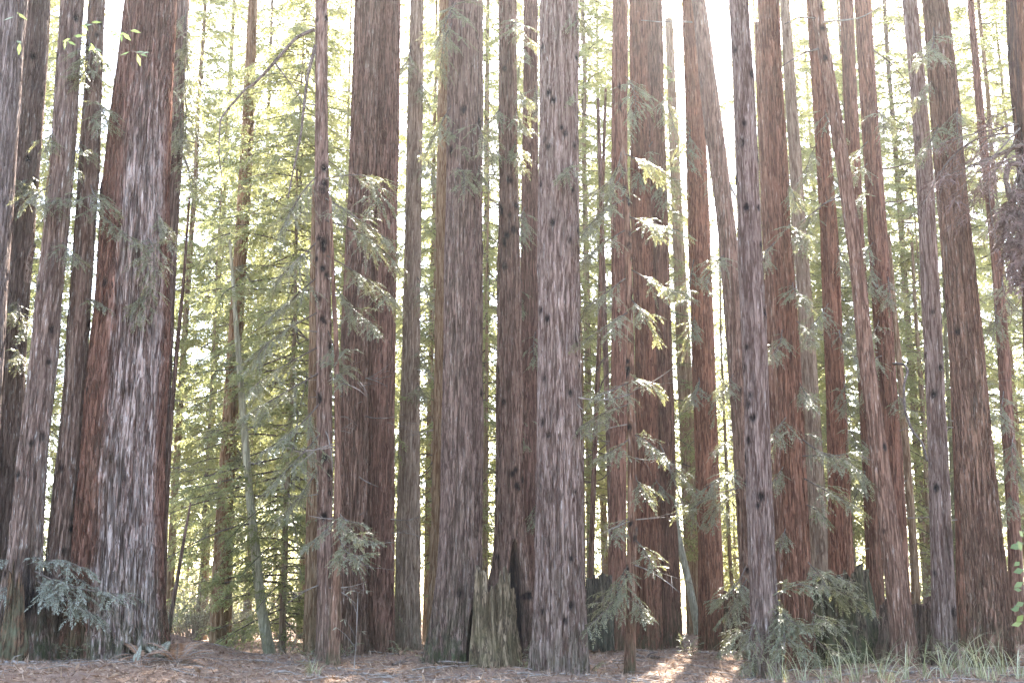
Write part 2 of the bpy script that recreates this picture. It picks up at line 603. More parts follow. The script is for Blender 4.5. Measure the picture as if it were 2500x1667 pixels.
tree('E', 'deep', 28.2, S((367, 0, 118), (334, 430, 152), (318, 840, 184), (300, 1090, 196), (286, 1360, 216), (281, 1480, 232), (279, 1578, 250)),
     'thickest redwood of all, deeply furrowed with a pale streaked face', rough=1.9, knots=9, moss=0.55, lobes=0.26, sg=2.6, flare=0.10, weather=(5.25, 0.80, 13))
tree('F', 'brown', 33.0, S((438, 0, 48), (416, 430, 50), (396, 817, 52), (384, 1090, 54), (366, 1500, 62)),
     'redwood half hidden behind the right side of the thickest trunk', near=False, rough=1.0)
tree('I', 'tan', 37.0, S((618, 0, 22), (602, 380, 30), (575, 815, 32), (558, 1090, 38), (545, 1305, 42), (537, 1500, 48), (536, 1612, 52)),
     'lone brown redwood in the bright green gap right of the thickest trunk', near=False, rough=1.0)
tree('Kt', 'brown', 29.0, S((784, 0, 29), (785, 430, 33), (791, 870, 38), (793, 1280, 38), (794, 1500, 40), (793, 1613, 46)),
     'slim knotty redwood just left of the broad twin trunks, with two bare limbs', knots=26, rough=0.6, moss=0.3)
tree('M', 'tan', 33.5, S((772, 700, 30), (766, 1200, 36), (763, 1460, 40), (761, 1602, 46)),
     'pale furrowed trunk foot behind the left side of the slim knotty redwood', near=False, rough=1.2, top=3)
tree('N1', 'brown', 31.4, S((898, 0, 62), (884, 430, 62), (866, 817, 66), (862, 1250, 70), (860, 1500, 74), (860, 1592, 80)),
     'left twin of the broad touching pair of redwood trunks', rough=1.5, moss=0.3, flare=0.0)
tree('N2', 'red', 31.8, S((950, 0, 56), (940, 430, 60), (930, 817, 68), (928, 1250, 66), (928, 1500, 68), (928, 1578, 72)),
     'right twin of the broad touching pair, redder and deeply furrowed', rough=1.7, moss=0.25, flare=0.0)
tree('O', 'tan', 36.0, S((1018, 0, 33), (1010, 430, 38), (1003, 850, 44), (997, 1250, 56), (995, 1500, 60), (994, 1588, 66)),
     'tan striped redwood standing alone just right of the broad twin trunks', near=False, rough=1.2)
tree('P', 'tan', 33.0, S((1092, 0, 40), (1088, 430, 42), (1084, 817, 44), (1078, 1250, 46), (1068, 1595, 56)),
     'redwood almost hidden, its left rim showing beside a thick pinkish trunk', near=False, rough=1.2)
tree('Q', 'brown', 29.2, S((1138, 0, 81), (1133, 430, 89), (1130, 850, 96), (1127, 1200, 104), (1122, 1400, 112), (1110, 1540, 118), (1106, 1602, 132)),
     'thick pinkish-brown redwood immediately left of the jagged broken stump', rough=1.1, knots=9, moss=0.8, scar=[(5.6, 0.40, 1.5, 0.3)])
tree('Rt', 'brown', 30.2, S((1239, 0, 40), (1241, 430, 46), (1244, 850, 62), (1245, 1200, 66), (1246, 1370, 84), (1243, 1480, 118), (1240, 1600, 150)),
     'dark redwood with a burnt hollow foot behind the jagged broken stump', rough=0.8, knots=34, moss=0.3, scar=[(5.0, 0.80, 2.7, 0.5)])
tree('U', 'red', 37.0, S((1296, 0, 32), (1294, 430, 40), (1292, 850, 46), (1290, 1250, 50), (1288, 1575, 56)),
     'red redwood in the narrow gap between hollow-footed and grey trunks', near=False, rough=1.2)
tree('Tt', 'grey', 27.2, S((1366, 0, 89), (1364, 430, 96), (1365, 850, 102), (1368, 1250, 116), (1367, 1450, 124), (1365, 1645, 136)),
     'thick grey central redwood dotted with many dark knots down its face', rough=1.1, knots=40, moss=0.5)
tree('V1', 'red', 36.0, S((1514, 0, 37), (1512, 430, 38), (1512, 850, 38), (1508, 1250, 42), (1503, 1587, 46)),
     'leftmost of the three red trunks behind the thin foreground pole tree', near=False, rough=1.1)
tree('V2', 'red', 38.0, S((1557, 0, 43), (1563, 430, 47), (1575, 817, 52), (1582, 1250, 56), (1585, 1578, 66)),
     'middle one of the three red trunks behind the thin foreground pole tree', near=False, rough=1.1, flare=0.0)
tree('V3', 'red', 38.6, S((1596, 0, 38), (1606, 430, 40), (1618, 817, 42), (1628, 1250, 48), (1637, 1577, 60)),
     'rightmost of the three red trunks behind the thin foreground pole tree', near=False, rough=1.1, flare=0.0)
tree('Yt', 'red', 38.0, S((1685, 0, 38), (1699, 320, 49), (1708, 600, 52), (1717, 850, 55), (1727, 1150, 58), (1735, 1400, 60), (1740, 1605, 68)),
     'red-brown redwood standing at the edge of the sunlit patch of ground', near=False, rough=1.0)
tree('Z', 'tan', 47.0, S((1652, 500, 26), (1668, 844, 34), (1684, 1200, 38), (1698, 1560, 42)),
     'tan fine-cracked trunk glimpsed behind the redwood at the sunlit patch', near=False, rough=0.6, top=8)
tree('AA', 'brown', 34.0, S((1706, 0, 33), (1730, 217, 41), (1759, 434, 45), (1779, 600, 46), (1800, 850, 50), (1826, 1250, 54), (1846, 1605, 60)),
     'leaning brown redwood whose foot disappears behind the pale grey trunk', near=False, rough=0.7, knots=6)
tree('BB', 'grey', 27.0, S((1803, 0, 48), (1816, 217, 51), (1825, 434, 54), (1833, 650, 56), (1843, 830, 58), (1855, 1250, 62), (1866, 1500, 66), (1874, 1662, 74)),
     'pale silver-grey redwood below the brightest sky gap, knots along it', rough=0.8, knots=26)
tree('CC', 'red', 29.6, S((1876, 0, 50), (1892, 300, 50), (1905, 560, 52), (1924, 817, 54), (1942, 1250, 62), (1952, 1500, 66), (1957, 1640, 74)),
     'red-brown redwood right beside the pale silver-grey one, foliage at foot', rough=1.2)
tree('CC2', 'brown', 31.5, S((1862, 300, 22), (1873, 540, 27), (1886, 817, 30), (1905, 1250, 34), (1918, 1640, 40)),
     'slim brown trunk squeezed between the pale silver-grey and red-brown redwoods', rough=0.8, top=3, near=False)
tree('DD', 'tan', 42.5, S((1916, 0, 22), (1952, 542, 33), (1971, 817, 38), (1990, 1150, 43), (2004, 1380, 46), (2012, 1570, 50)),
     'tan sunlit trunk rising behind the left end of the mossy stump', near=False, rough=0.7)
tree('EE', 'red', 39.0, S((1982, 0, 24), (2004, 300, 34), (2024, 560, 42), (2034, 817, 44), (2045, 1090, 48), (2053, 1360, 58), (2058, 1570, 66)),
     'red redwood rising directly behind the highest point of the mossy stump', near=False, rough=1.0)
tree('GG', 'brown', 28.5, S((1990, 0, 28), (2029, 217, 31), (2063, 434, 34), (2092, 650, 34), (2112, 850, 38), (2138, 1050, 42), (2166, 1250, 45), (2195, 1467, 54), (2212, 1618, 66)),
     'steeply leaning dark redwood whose foot meets the low square stump', rough=0.6, knots=6, moss=0.2)
tree('HH', 'red', 33.0, S((2106, 0, 38), (2119, 217, 41), (2134, 434, 44), (2148, 650, 46), (2160, 850, 46), (2178, 1100, 48), (2192, 1350, 50), (2202, 1598, 58)),
     'red redwood crossing behind the steeply leaning dark one', near=False, rough=1.0)
tree('II', 'red', 40.0, S((2066, 0, 32), (2088, 500, 34), (2110, 860, 36), (2128, 1200, 38), (2142, 1565, 44)),
     'farther red trunk seen in the gap left of the leaning redwood', near=False, rough=1.0)
tree('KK', 'grey', 29.0, S((2220, 0, 33), (2241, 217, 36), (2257, 434, 40), (2268, 650, 41), (2278, 850, 43), (2292, 1142, 46), (2300, 1360, 52), (2306, 1618, 62)),
     'slim grey-brown redwood standing at the right end of the low square stump', rough=0.8, knots=10, moss=0.4)
tree('LL', 'brown', 28.0, S((2283, 0, 60), (2303, 217, 67), (2320, 434, 70), (2340, 650, 75), (2358, 830, 81), (2383, 1142, 87), (2404, 1360, 94), (2415, 1500, 102), (2420, 1622, 116)),
     'thick brown redwood nearest the right picture edge, tapering up to the left', rough=1.1, knots=8, moss=0.5)
tree('MM', 'red', 34.0, S((2322, 700, 24), (2336, 1000, 26), (2347, 1300, 28), (2352, 1575, 34)),
     'dark red trunk peeking out at the left of the thick right-hand redwood', near=False, rough=0.8, top=8)
tree('OO', 'red', 37.0, S((2395, 300, 20), (2430, 600, 24), (2451, 870, 28), (2463, 1090, 30), (2477, 1300, 32), (2486, 1575, 40)),
     'slim red trunk standing right of the thick right-hand redwood', near=False, rough=0.8)
# slim stems
tree('G', 'brown', 33.0, S((463, 480, 5), (447, 700, 8), (432, 850, 10), (416, 1040, 12), (404, 1260, 13), (396, 1520, 17)),
     'thin bare pole of a young tree right of the thickest trunk', name='sapling', cat='sapling', near=False, rough=0.4, top=0, sg=0.8)
tree('H', 'brown', 31.5, S((466, 1222, 4), (452, 1300, 7), (432, 1420, 9), (412, 1535, 12)),
     'short slanting dead stem beside the thin bare pole', name='dead_sapling', cat='sapling', near=False, rough=0.4, top=0, sg=0.8)
tree('J', 'alder', 35.5, S((585, 900, 14), (596, 1040, 18), (600, 1090, 19), (606, 1180, 20), (622, 1330, 22), (636, 1480, 24), (655, 1580, 30), (664, 1618, 36)),
     'crooked mossy pale trunk bending toward the ground by the green gap', name='alder_tree', near=False, rough=0.3, top=4)
tree('L', 'brown', 28.0, S((806, 480, 6), (814, 700, 10), (821, 830, 12), (825, 1140, 16), (822, 1400, 22), (814, 1614, 34)),
     'thin stem rising in front of the left twin trunk', name='sapling', cat='sapling', rough=0.4, top=0, sg=0.8)
tree('W1', 'brown', 38.0, S((1470, 500, 9), (1463, 830, 11), (1452, 1100, 12), (1442, 1400, 14), (1436, 1590, 17)),
     'thinner left stem of two poles right of the grey central trunk', name='sapling', cat='sapling', near=False, rough=0.4, top=4, sg=0.8)
tree('W2', 'brown', 41.0, S((1468, 500, 11), (1477, 830, 13), (1487, 1100, 15), (1493, 1300, 16), (1500, 1585, 19)),
     'right stem of two poles between the grey trunk and red trio', name='sapling', cat='sapling', near=False, rough=0.4, top=4, sg=0.8)
tree('X', 'brown', 27.6, S((1512, 240, 7), (1522, 380, 11), (1531, 520, 15), (1536, 760, 18), (1541, 1000, 20), (1543, 1250, 22), (1541, 1500, 25), (1537, 1648, 30)),
     'thin straight pole tree in front of the three red trunks', name='young_redwood', rough=0.5, top=1.0, sg=0.8, knots=20)
tree('Z2', 'alder', 43.0, S((1618, 900, 12), (1632, 1150, 14), (1655, 1310, 17), (1684, 1430, 18), (1706, 1545, 22)),
     'crooked pale slim trunk leaning behind the rightmost of the red trio', name='alder_tree', near=False, rough=0.3, top=3)
tree('PP', 'tan', 40.0, S((2185, 780, 13), (2199, 925, 16), (2216, 1150, 18), (2232, 1360, 20), (2240, 1560, 24)),
     'thin tan stem in the gap between leaning and slim grey-brown redwoods', name='sapling', cat='sapling', near=False, rough=0.5, top=3)
tree('QQ', 'tan', 45.0, S((2236, 780, 9), (2250, 950, 11), (2268, 1300, 13), (2276, 1560, 17)),
     'thinnest tan stem, touching the left side of the slim grey-brown redwood', name='sapling', cat='sapling', near=False, rough=0.5, top=3)
tree('NN', 'moss', 42.0, S((2312, 900, 9), (2325, 1150, 11), (2335, 1400, 12), (2338, 1570, 15)),
     'thin greyish stem in the slit left of the thick right-hand redwood', name='sapling', cat='sapling', near=False, rough=0.4, top=4)

for i, t in enumerate(T):
    t['pts'] = [tuple(map(float, p)) for p in t['pts']]
    bv = t['pts'][-1][1]
    V, Fc, A, base, info = trunk_mesh(t['pts'], t['Y'], bv, near=t['near'], extra_top=t['top'], seed=1000 + 17 * i, **t['kw'])
    e = thing(t['name'], base, t['label'], t['cat'], t['group'])
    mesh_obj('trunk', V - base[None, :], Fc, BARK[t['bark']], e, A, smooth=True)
    TREES[t['key']] = dict(e=e, base=base, **info)
    GC.append((base[0], base[1], base[2], t['sg']))

# ground controls seen in the photo between the trunks
for (u, v, Y, sg) in ((200, 1640, 26.5, 1.5), (430, 1600, 27.0, 1.4), (620, 1640, 28.0, 2), (760, 1655, 26.0, 2), (1000, 1640, 27.0, 2), (1600, 1600, 33, 2),
                      (1650, 1640, 28, 1.6), (1640, 1590, 37, 2), (2050, 1655, 26.5, 2), (2300, 1660, 26.0, 2), (600, 1618, 34, 2.5), (1480, 1620, 31, 1.6), (1720, 1610, 34, 2)):
    p = at(u, v, Y)
    GC.append((p[0], p[1], p[2], sg))

xs = np.unique(np.concatenate([np.linspace(-170, -22, 30), np.arange(-22, 22.01, 0.16), np.linspace(22, 170, 30)]))
ys = np.unique(np.concatenate([np.linspace(-30, 20, 20), np.arange(20, 48.01, 0.16), np.linspace(48, 250, 60)]))
GX, GY = np.meshgrid(xs, ys, indexing='ij')
GZ = ground_z(GX, GY)
GZ = GZ + 0.05 * np.sin(GX * 2.9 + 2 * np.sin(GY * 2.1)) * np.sin(GY * 3.7 + 1.5 * np.sin(GX * 1.7)) * ((GY > 19) & (GY < 49)) * 0.6 + 0.018 * rng.standard_normal(GZ.shape) * ((GY > 19) & (GY < 49))
nx, ny = GX.shape
i = np.arange(nx - 1)[:, None]
j = np.arange(ny - 1)[None, :]
Fg = np.stack([i * ny + j, (i + 1) * ny + j, (i + 1) * ny + j + 1, i * ny + j + 1], -1).reshape(-1, 4)


def ground_mat():
    g = G('forest_floor')
    v = g.coords((1, 1, 1))
    n1 = g.noise(v, 0.5, 4)
    n2 = g.noise(v, 7, 5, 0.7)
    n3 = g.noise(v, 40, 4, 0.7)
    col = g.mix(g.ramp(n2, 0.3, 0.7), (0.11, 0.060, 0.038), (0.21, 0.14, 0.095))
    col = g.mix(g.ramp(n1, 0.45, 0.65, 0, 0.5), col, (0.15, 0.105, 0.085))
    col = g.mix(g.ramp(n3, 0.55, 0.7, 0, 0.6), col, (0.27, 0.21, 0.17))
    return g.out(col, 0.95, g.bump(g.math('ADD', n2, n3), 0.8, 0.05), spec=0.1)


o = mesh_obj('ground', np.stack([GX, GY, GZ], -1).reshape(-1, 3), Fg, ground_mat(), smooth=True)
props(o, kind='structure')

# litter: dry needles, twigs and leaves lying on the ground
f = Fol(5)
n = 85000
px = rng.uniform(-14, 14, n)
py = 20.5 + 27 * rng.uniform(0, 1, n) ** 1.6
pz = ground_z(px, py)
d = rng.normal(0, 1, (n, 3))
d[:, 2] = np.abs(d[:, 2]) * 0.28
d /= np.linalg.norm(d, axis=1, keepdims=True)
nn = np.array([0, 0, 1.0]) + rng.normal(0, 0.5, (n, 3))
big = rng.uniform(0, 1, n) < 0.10
f.blades(np.stack([px, py, pz + 0.004], 1), d, nn, np.where(big, 0.13, 0.15) * rng.uniform(0.4, 1.8, n), np.where(big, 0.05, 0.018) * rng.uniform(0.6, 1.5, n), rng.uniform(0, 1, n) ** 1.4)
for _ in range(1000):
    x, y = rng.uniform(-13, 13), 24 + 18 * rng.uniform() ** 1.5
    a = rng.uniform(0, 6.28)
    L = rng.uniform(0.2, 0.9)
    q = np.array([[x + math.cos(a) * L * s, y + math.sin(a) * L * s, 0] for s in (0, 0.5, 1)])
    q[:, 2] = ground_z(q[:, 0], q[:, 1]) + 0.02 + rng.uniform(0, 0.04, 3)
    f.tube(q, np.array([1, 0.8, 0.4]) * rng.uniform(0.005, 0.013), 1, 3)
for _ in range(170):
    x, y = rng.uniform(-12.5, 12.5), 21 + 19 * rng.uniform() ** 1.3
    a = rng.normal(0, 0.9)
    L = rng.uniform(0.5, 1.8)
    u5 = np.linspace(0, 1, 6)
    q = np.stack([x + math.cos(a) * L * u5, y + math.sin(a) * L * u5 + rng.normal(0, 0.03, 6), 0 * u5], 1)
    q[:, 2] = ground_z(q[:, 0], q[:, 1]) + 0.03 + rng.uniform(0, 0.05, 6)
    f.tube(q, np.linspace(1, 0.4, 6) * rng.uniform(0.010, 0.022), 1, 4)
o = f.build('leaf_litter', [LITTER, DEAD])
props(o, 'reddish brown dry needles and twigs scattered over the forest floor', 'litter', kind='stuff')


def tree_x(key, z):
    t = TREES[key]
    return float(np.interp(z, t['zv'], t['cx'])), float(np.interp(z, t['zv'], t['cr']))


# ------------------------------------------------------------------ boughs read off the photo (2352-px coordinates)
BSEED = [500]


def bough(key, u1, v1, u2, v2, dy=-0.8, mat=None, **kw):
    """a needled bough of tree `key`; it starts at the trunk and ends at pixel (u2, v2), dy nearer (-) or farther (+)"""
    t = TREES[key]
    s0 = at(u1 * K, v1 * K, t['Y'])
    cx, cr = tree_x(key, s0[2])
    side = np.sign(u2 - u1) or 1
    # root it on the trunk surface, at the height read off
    ang = math.atan2(dy, side * 1.0)
    root = np.array([cx + 0.9 * cr * math.cos(ang), t['Y'] + 0.9 * cr * math.sin(ang), s0[2]])
    tip = at(u2 * K, v2 * K, t['Y'] + dy)
    BSEED[0] += 1
    f = Fol(BSEED[0])
    L = np.linalg.norm(tip - root)
    d = dict(ntw=int(random.uniform(9, 15) + 7 * L), spread=0.36 + 0.22 / max(L, 0.6), wr=0.006 + 0.006 * L, droop=random.uniform(-0.02, 0.3))
    d.update(kw)
    f.bough(root, tip, **d)
    return f.build('bough', [mat or LEAF_NEAR, WOOD], t['e'], t['base'])


B = [
    ('D', 200, 470, 320, 560), ('D', 190, 445, 95, 475), ('D', 185, 430, 240, 470), ('D', 205, 330, 170, 400), ('D', 215, 90, 190, 190), ('D', 210, 240, 240, 300),
    ('E', 232, 500, 395, 570), ('E', 226, 560, 350, 640), ('E', 222, 640, 330, 735), ('E', 222, 690, 320, 760), ('D', 160, 690, 250, 710),
    ('C', 150, 430, 60, 470), ('C', 160, 300, 100, 350), ('C', 140, 560, 190, 610), ('B', 50, 400, 80, 450), ('B', 45, 405, 10, 450), ('B', 48, 415, 60, 470), ('B', 20, 690, 60, 760), ('B', 20, 800, 60, 850),
    ('F', 402, 90, 430, 210), ('F', 398, 150, 425, 330), ('F', 392, 230, 420, 330), ('F', 400, 20, 430, 120), ('F', 390, 340, 440, 440),
    ('I', 540, 530, 480, 590), ('I', 535, 610, 580, 660), ('I', 520, 800, 560, 850), ('I', 515, 960, 470, 1010), ('I', 510, 1020, 545, 1060), ('I', 505, 1190, 460, 1240), ('I', 505, 1210, 545, 1270), ('I', 500, 1330, 530, 1370),
    ('Kt', 738, 410, 640, 540), ('Kt', 740, 415, 870, 475), ('Kt', 742, 460, 895, 555), ('Kt', 742, 510, 905, 600), ('Kt', 745, 590, 890, 690), ('Kt', 745, 640, 870, 755),
    ('Kt', 738, 560, 630, 650), ('Kt', 738, 640, 610, 740), ('Kt', 738, 720, 590, 820), ('Kt', 738, 800, 570, 900), ('Kt', 738, 860, 560, 960), ('Kt', 738, 930, 600, 1040), ('Kt', 740, 1000, 620, 1120), ('Kt', 740, 1080, 640, 1190), ('Kt', 740, 760, 800, 800), ('Kt', 740, 840, 790, 880),
    ('L', 772, 1210, 862, 1245), ('L', 772, 1230, 835, 1275), ('L', 770, 1200, 700, 1260), ('L', 772, 1215, 810, 1225), ('L', 772, 1180, 840, 1205),
    ('O', 950, 190, 990, 250), ('O', 948, 350, 990, 420), ('O', 945, 560, 900, 620), ('O', 945, 640, 985, 700), ('O', 942, 800, 985, 850), ('O', 940, 880, 975, 920), ('O', 950, 110, 910, 170),
    ('Q', 1070, 20, 1000, 110), ('Q', 1060, 60, 1010, 180), ('Q', 1095, 280, 1068, 345), ('Q', 1098, 290, 1120, 360), ('Q', 1098, 395, 1065, 445), ('Q', 1098, 385, 1125, 430), ('Q', 1030, 250, 985, 340),
    ('Rt', 1170, 250, 1205, 300), ('Rt', 1168, 255, 1130, 300), ('Rt', 1168, 320, 1200, 385), ('Rt', 1168, 330, 1130, 390), ('Rt', 1168, 205, 1205, 235), ('Rt', 1168, 60, 1200, 120),
    ('Tt', 1250, 20, 1330, 70), ('Tt', 1248, 210, 1300, 235), ('Tt', 1245, 380, 1290, 405),
    ('X', 1425, 355, 1560, 420), ('X', 1425, 350, 1350, 450), ('X', 1428, 400, 1380, 500), ('X', 1434, 460, 1340, 540), ('X', 1436, 500, 1560, 530), ('X', 1436, 530, 1340, 600), ('X', 1440, 620, 1570, 670), ('X', 1440, 640, 1340, 710), ('X', 1440, 690, 1500, 760), ('X', 1442, 720, 1345, 780),
    ('X', 1448, 880, 1360, 915), ('X', 1448, 870, 1515, 900), ('X', 1448, 930, 1330, 985), ('X', 1450, 1000, 1530, 1050), ('X', 1450, 1010, 1370, 1055), ('X', 1450, 1090, 1500, 1150),
    ('X', 1450, 1190, 1400, 1240), ('X', 1450, 1240, 1500, 1310), ('X', 1450, 1310, 1350, 1440), ('X', 1450, 1300, 1410, 1400), ('X', 1450, 1380, 1480, 1430),
    ('V2', 1490, 1100, 1560, 1160), ('V3', 1530, 1060, 1590, 1120), ('V2', 1475, 240, 1430, 320), ('V1', 1420, 180, 1460, 260), ('V3', 1500, 220, 1550, 300), ('V3', 1510, 330, 1470, 420), ('V3', 1510, 400, 1560, 500),
    ('Yt', 1595, 400, 1660, 445), ('Yt', 1600, 300, 1575, 380), ('Yt', 1610, 570, 1680, 650), ('Yt', 1612, 600, 1580, 690), ('Yt', 1616, 730, 1575, 800), ('Yt', 1618, 860, 1670, 910), ('Yt', 1618, 870, 1585, 930), ('Yt', 1620, 880, 1640, 960),
    ('AA', 1700, 1080, 1600, 1135), ('AA', 1705, 1120, 1580, 1180), ('AA', 1705, 1130, 1630, 1200), ('AA', 1710, 1300, 1640, 1380), ('AA', 1712, 1330, 1670, 1420), ('AA', 1690, 1010, 1640, 1040), ('AA', 1715, 1450, 1650, 1500), ('AA', 1715, 1470, 1690, 1520), ('AA', 1670, 590, 1620, 660), ('AA', 1690, 860, 1660, 900),
    ('BB', 1755, 1370, 1870, 1350), ('BB', 1755, 1390, 1840, 1440), ('BB', 1760, 1420, 1720, 1490), ('BB', 1760, 1400, 1800, 1490), ('BB', 1765, 1470, 1870, 1500), ('BB', 1762, 1440, 1900, 1430), ('BB', 1765, 1500, 1710, 1540), ('BB', 1760, 1360, 1790, 1420),
    ('CC', 1830, 1320, 1960, 1340), ('CC', 1832, 1340, 2000, 1390), ('CC', 1835, 1450, 1960, 1500), ('CC', 1832, 1400, 1940, 1440), ('CC', 1828, 1290, 1900, 1350), ('CC', 1836, 1480, 1900, 1540),
    ('CC', 1790, 520, 1850, 570), ('CC', 1790, 560, 1750, 610), ('CC', 1795, 650, 1850, 690), ('CC', 1805, 740, 1860, 790), ('CC', 1805, 760, 1770, 820), ('CC', 1812, 880, 1870, 930), ('CC', 1815, 960, 1770, 1010), ('CC', 1818, 1010, 1960, 1040), ('CC', 1820, 1050, 1990, 1100), ('CC', 1822, 1100, 1970, 1165), ('CC', 1822, 1160, 1900, 1200), ('CC', 1820, 1070, 1770, 1120), ('CC', 1824, 1210, 1780, 1260), ('CC', 1780, 420, 1830, 480), ('CC', 1815, 1000, 1880, 1010),
    ('EE', 1890, 330, 1850, 420), ('EE', 1895, 400, 1950, 480), ('EE', 1898, 480, 1850, 560), ('EE', 1900, 560, 1960, 640), ('EE', 1905, 700, 1860, 760), ('EE', 1908, 760, 1970, 830), ('EE', 1910, 870, 1950, 950), ('EE', 1915, 960, 1980, 1040), ('EE', 1918, 1040, 1980, 1110), ('EE', 1880, 240, 1930, 310),
    ('HH', 1990, 330, 1935, 385), ('HH', 1995, 380, 1950, 430), ('HH', 2000, 430, 1955, 475), ('HH', 2010, 560, 1970, 610), ('HH', 2015, 600, 1985, 690), ('HH', 2018, 640, 2050, 700), ('HH', 2022, 740, 1985, 790), ('HH', 2030, 820, 1995, 860), ('HH', 2035, 900, 2080, 950), ('HH', 1985, 260, 2030, 310),
    ('LL', 2155, 70, 2115, 135), ('LL', 2160, 190, 2110, 240), ('LL', 2165, 290, 2125, 350), ('LL', 2165, 250, 2200, 320),
    ('II', 1960, 450, 1930, 520), ('II', 1975, 700, 1940, 770), ('II', 1985, 860, 2010, 930), ('II', 2000, 1080, 1960, 1150),
    ('OO', 2330, 700, 2280, 780), ('OO', 2320, 640, 2350, 720), ('OO', 2335, 900, 2290, 980), ('OO', 2335, 1000, 2345, 1100), ('OO', 2338, 1130, 2290, 1200), ('OO', 2300, 400, 2250, 470), ('OO', 2290, 450, 2330, 540),
    ('U', 1215, 100, 1190, 170), ('U', 1215, 200, 1235, 260), ('U', 1215, 480, 1190, 560), ('U', 1215, 640, 1200, 720), ('U', 1212, 760, 1230, 830), ('U', 1212, 940, 1200, 1020), ('U', 1212, 1150, 1225, 1210),
]
for b in B:
    dy = random.uniform(-1.3, -0.3)
    bough(*b, dy=dy)
# blue-green sprouts round the burnt feet at the left
for b in (('C', 70, 1300, 205, 1310), ('C', 60, 1290, -20, 1300), ('C', 60, 1310, 290, 1365), ('C', 65, 1330, 240, 1425), ('C', 62, 1350, 20, 1380), ('C', 60, 1320, 130, 1360), ('D', 130, 1370, 235, 1415), ('D', 132, 1330, 205, 1345), ('C', 60, 1280, 110, 1300)):
    bough(*b, dy=random.uniform(-1.1, -0.6), mat=LEAF_BLUE, lf=0.08, lw=0.020, step=0.032, spread=0.42)


# ------------------------------------------------------------------ bare limbs and dead twigs seen against the trunks
def limb(key, pts, w0, w1, dy=-0.3, mat=None, name='dead_branch', Y=None):
    t = TREES[key]
    YY = t['Y'] if Y is None else Y
    P = [at(u, v, YY + dy * (0.2 + 0.8 * k / (len(pts) - 1))) for k, (u, v) in enumerate(pts)]
    P = np.array(P)
    tq = np.linspace(0, len(P) - 1, 6 * len(P))
    Q = np.stack([np.interp(tq, np.arange(len(P)), P[:, c]) for c in range(3)], 1)
    ker = np.array([1, 2, 3, 2, 1]) / 9.0
    for c in range(3):
        Q[:, c] = np.convolve(np.pad(Q[:, c], 2, mode='reflect', reflect_type='odd'), ker, 'valid')
    q = tq / tq[-1]
    rad = (w0 + (w1 - w0) * q) * 0.5 * YY / F
    BSEED[0] += 1
    f = Fol(BSEED[0])
    f.tube(Q, rad, 0, 6)
    f.build(name, [mat or DEAD], t['e'], t['base'])


for a in (
    ('Kt', [(768, 72), (723, 92), (685, 135), (652, 173), (620, 206), (600, 217), (558, 265), (537, 292), (534, 380), (542, 434)], 10, 3, -0.9, WOOD),
    ('Kt', [(770, 112), (752, 180), (742, 260), (735, 330), (715, 420), (703, 485)], 11, 4, -0.5, WOOD),
    ('Kt', [(672, 155), (700, 192), (722, 222), (742, 262)], 4, 2, -0.7, WOOD),
    ('Kt', [(776, 1030), (800, 1060), (810, 1110), (812, 1150)], 4, 2, -0.4),
    ('AA', [(1690, 55), (1650, 52), (1610, 54), (1565, 50)], 5, 2, -0.6),
    ('AA', [(1778, 446), (1788, 465), (1799, 484)], 8, 5, -0.4),
    ('GG', [(2010, 55), (2060, 50), (2100, 45), (2150, 18)], 6, 2, -0.6),
    ('GG', [(1990, 45), (1950, 42), (1915, 60)], 6, 2, -0.4, WOOD),
    ('GG', [(1998, 120), (1960, 130), (1905, 165)], 6, 2, -0.4, WOOD),
    ('GG', [(2050, 480), (2010, 498), (1955, 545)], 5, 2, -0.5, WOOD),
    ('HH', [(2128, 120), (2170, 150), (2215, 200)], 4, 2, -0.4, WOOD),
    ('HH', [(2140, 310), (2180, 312), (2222, 323)], 4, 2, -0.3, WOOD),
    ('HH', [(2150, 414), (2195, 407), (2232, 395)], 4, 2, -0.3, WOOD),
    ('HH', [(2155, 495), (2195, 492), (2230, 485)], 4, 2, -0.3, WOOD),
    ('Tt', [(1395, 958), (1412, 972), (1460, 976), (1500, 974), (1545, 960)], 6, 2, -0.7),
    ('Tt', [(1400, 968), (1408, 985), (1422, 1000)], 3, 2, -0.5),
    ('N1', [(842, 1143), (865, 1155), (895, 1176), (924, 1188)], 4, 2, -0.5),
    ('N1', [(840, 940), (870, 944), (905, 938)], 3, 1.5, -0.4),
    ('N1', [(838, 985), (862, 988), (885, 980)], 3, 1.5, -0.4),
    ('N1', [(840, 1240), (868, 1262), (890, 1250)], 3, 1.5, -0.4),
    ('Kt', [(790, 1180), (815, 1166), (838, 1160)], 3, 1.5, -0.4),
    ('V3', [(1554, 1034), (1587, 1045), (1619, 1099), (1638, 1153), (1668, 1234)], 5, 4, -0.6),
    ('W1', [(1457, 905), (1470, 880), (1495, 857), (1524, 852)], 5, 2, -0.4, WOOD),
    ('W1', [(1452, 985), (1473, 925), (1511, 887)], 5, 2, -0.4, WOOD),
    ('W2', [(1490, 1150), (1470, 1170), (1430, 1180)], 4, 2, -0.3, WOOD),
    ('W2', [(1485, 1080), (1462, 1100), (1425, 1120)], 4, 2, -0.3, WOOD),
    ('I', [(548, 1192), (510, 1188), (470, 1186), (433, 1194)], 4, 2, -0.5),
    ('HH', [(2180, 888), (2205, 888), (2218, 903), (2206, 940), (2208, 1000), (2226, 1050), (2252, 1080), (2264, 1125)], 7, 5, -2.5, WOOD),
):
    limb(*a)
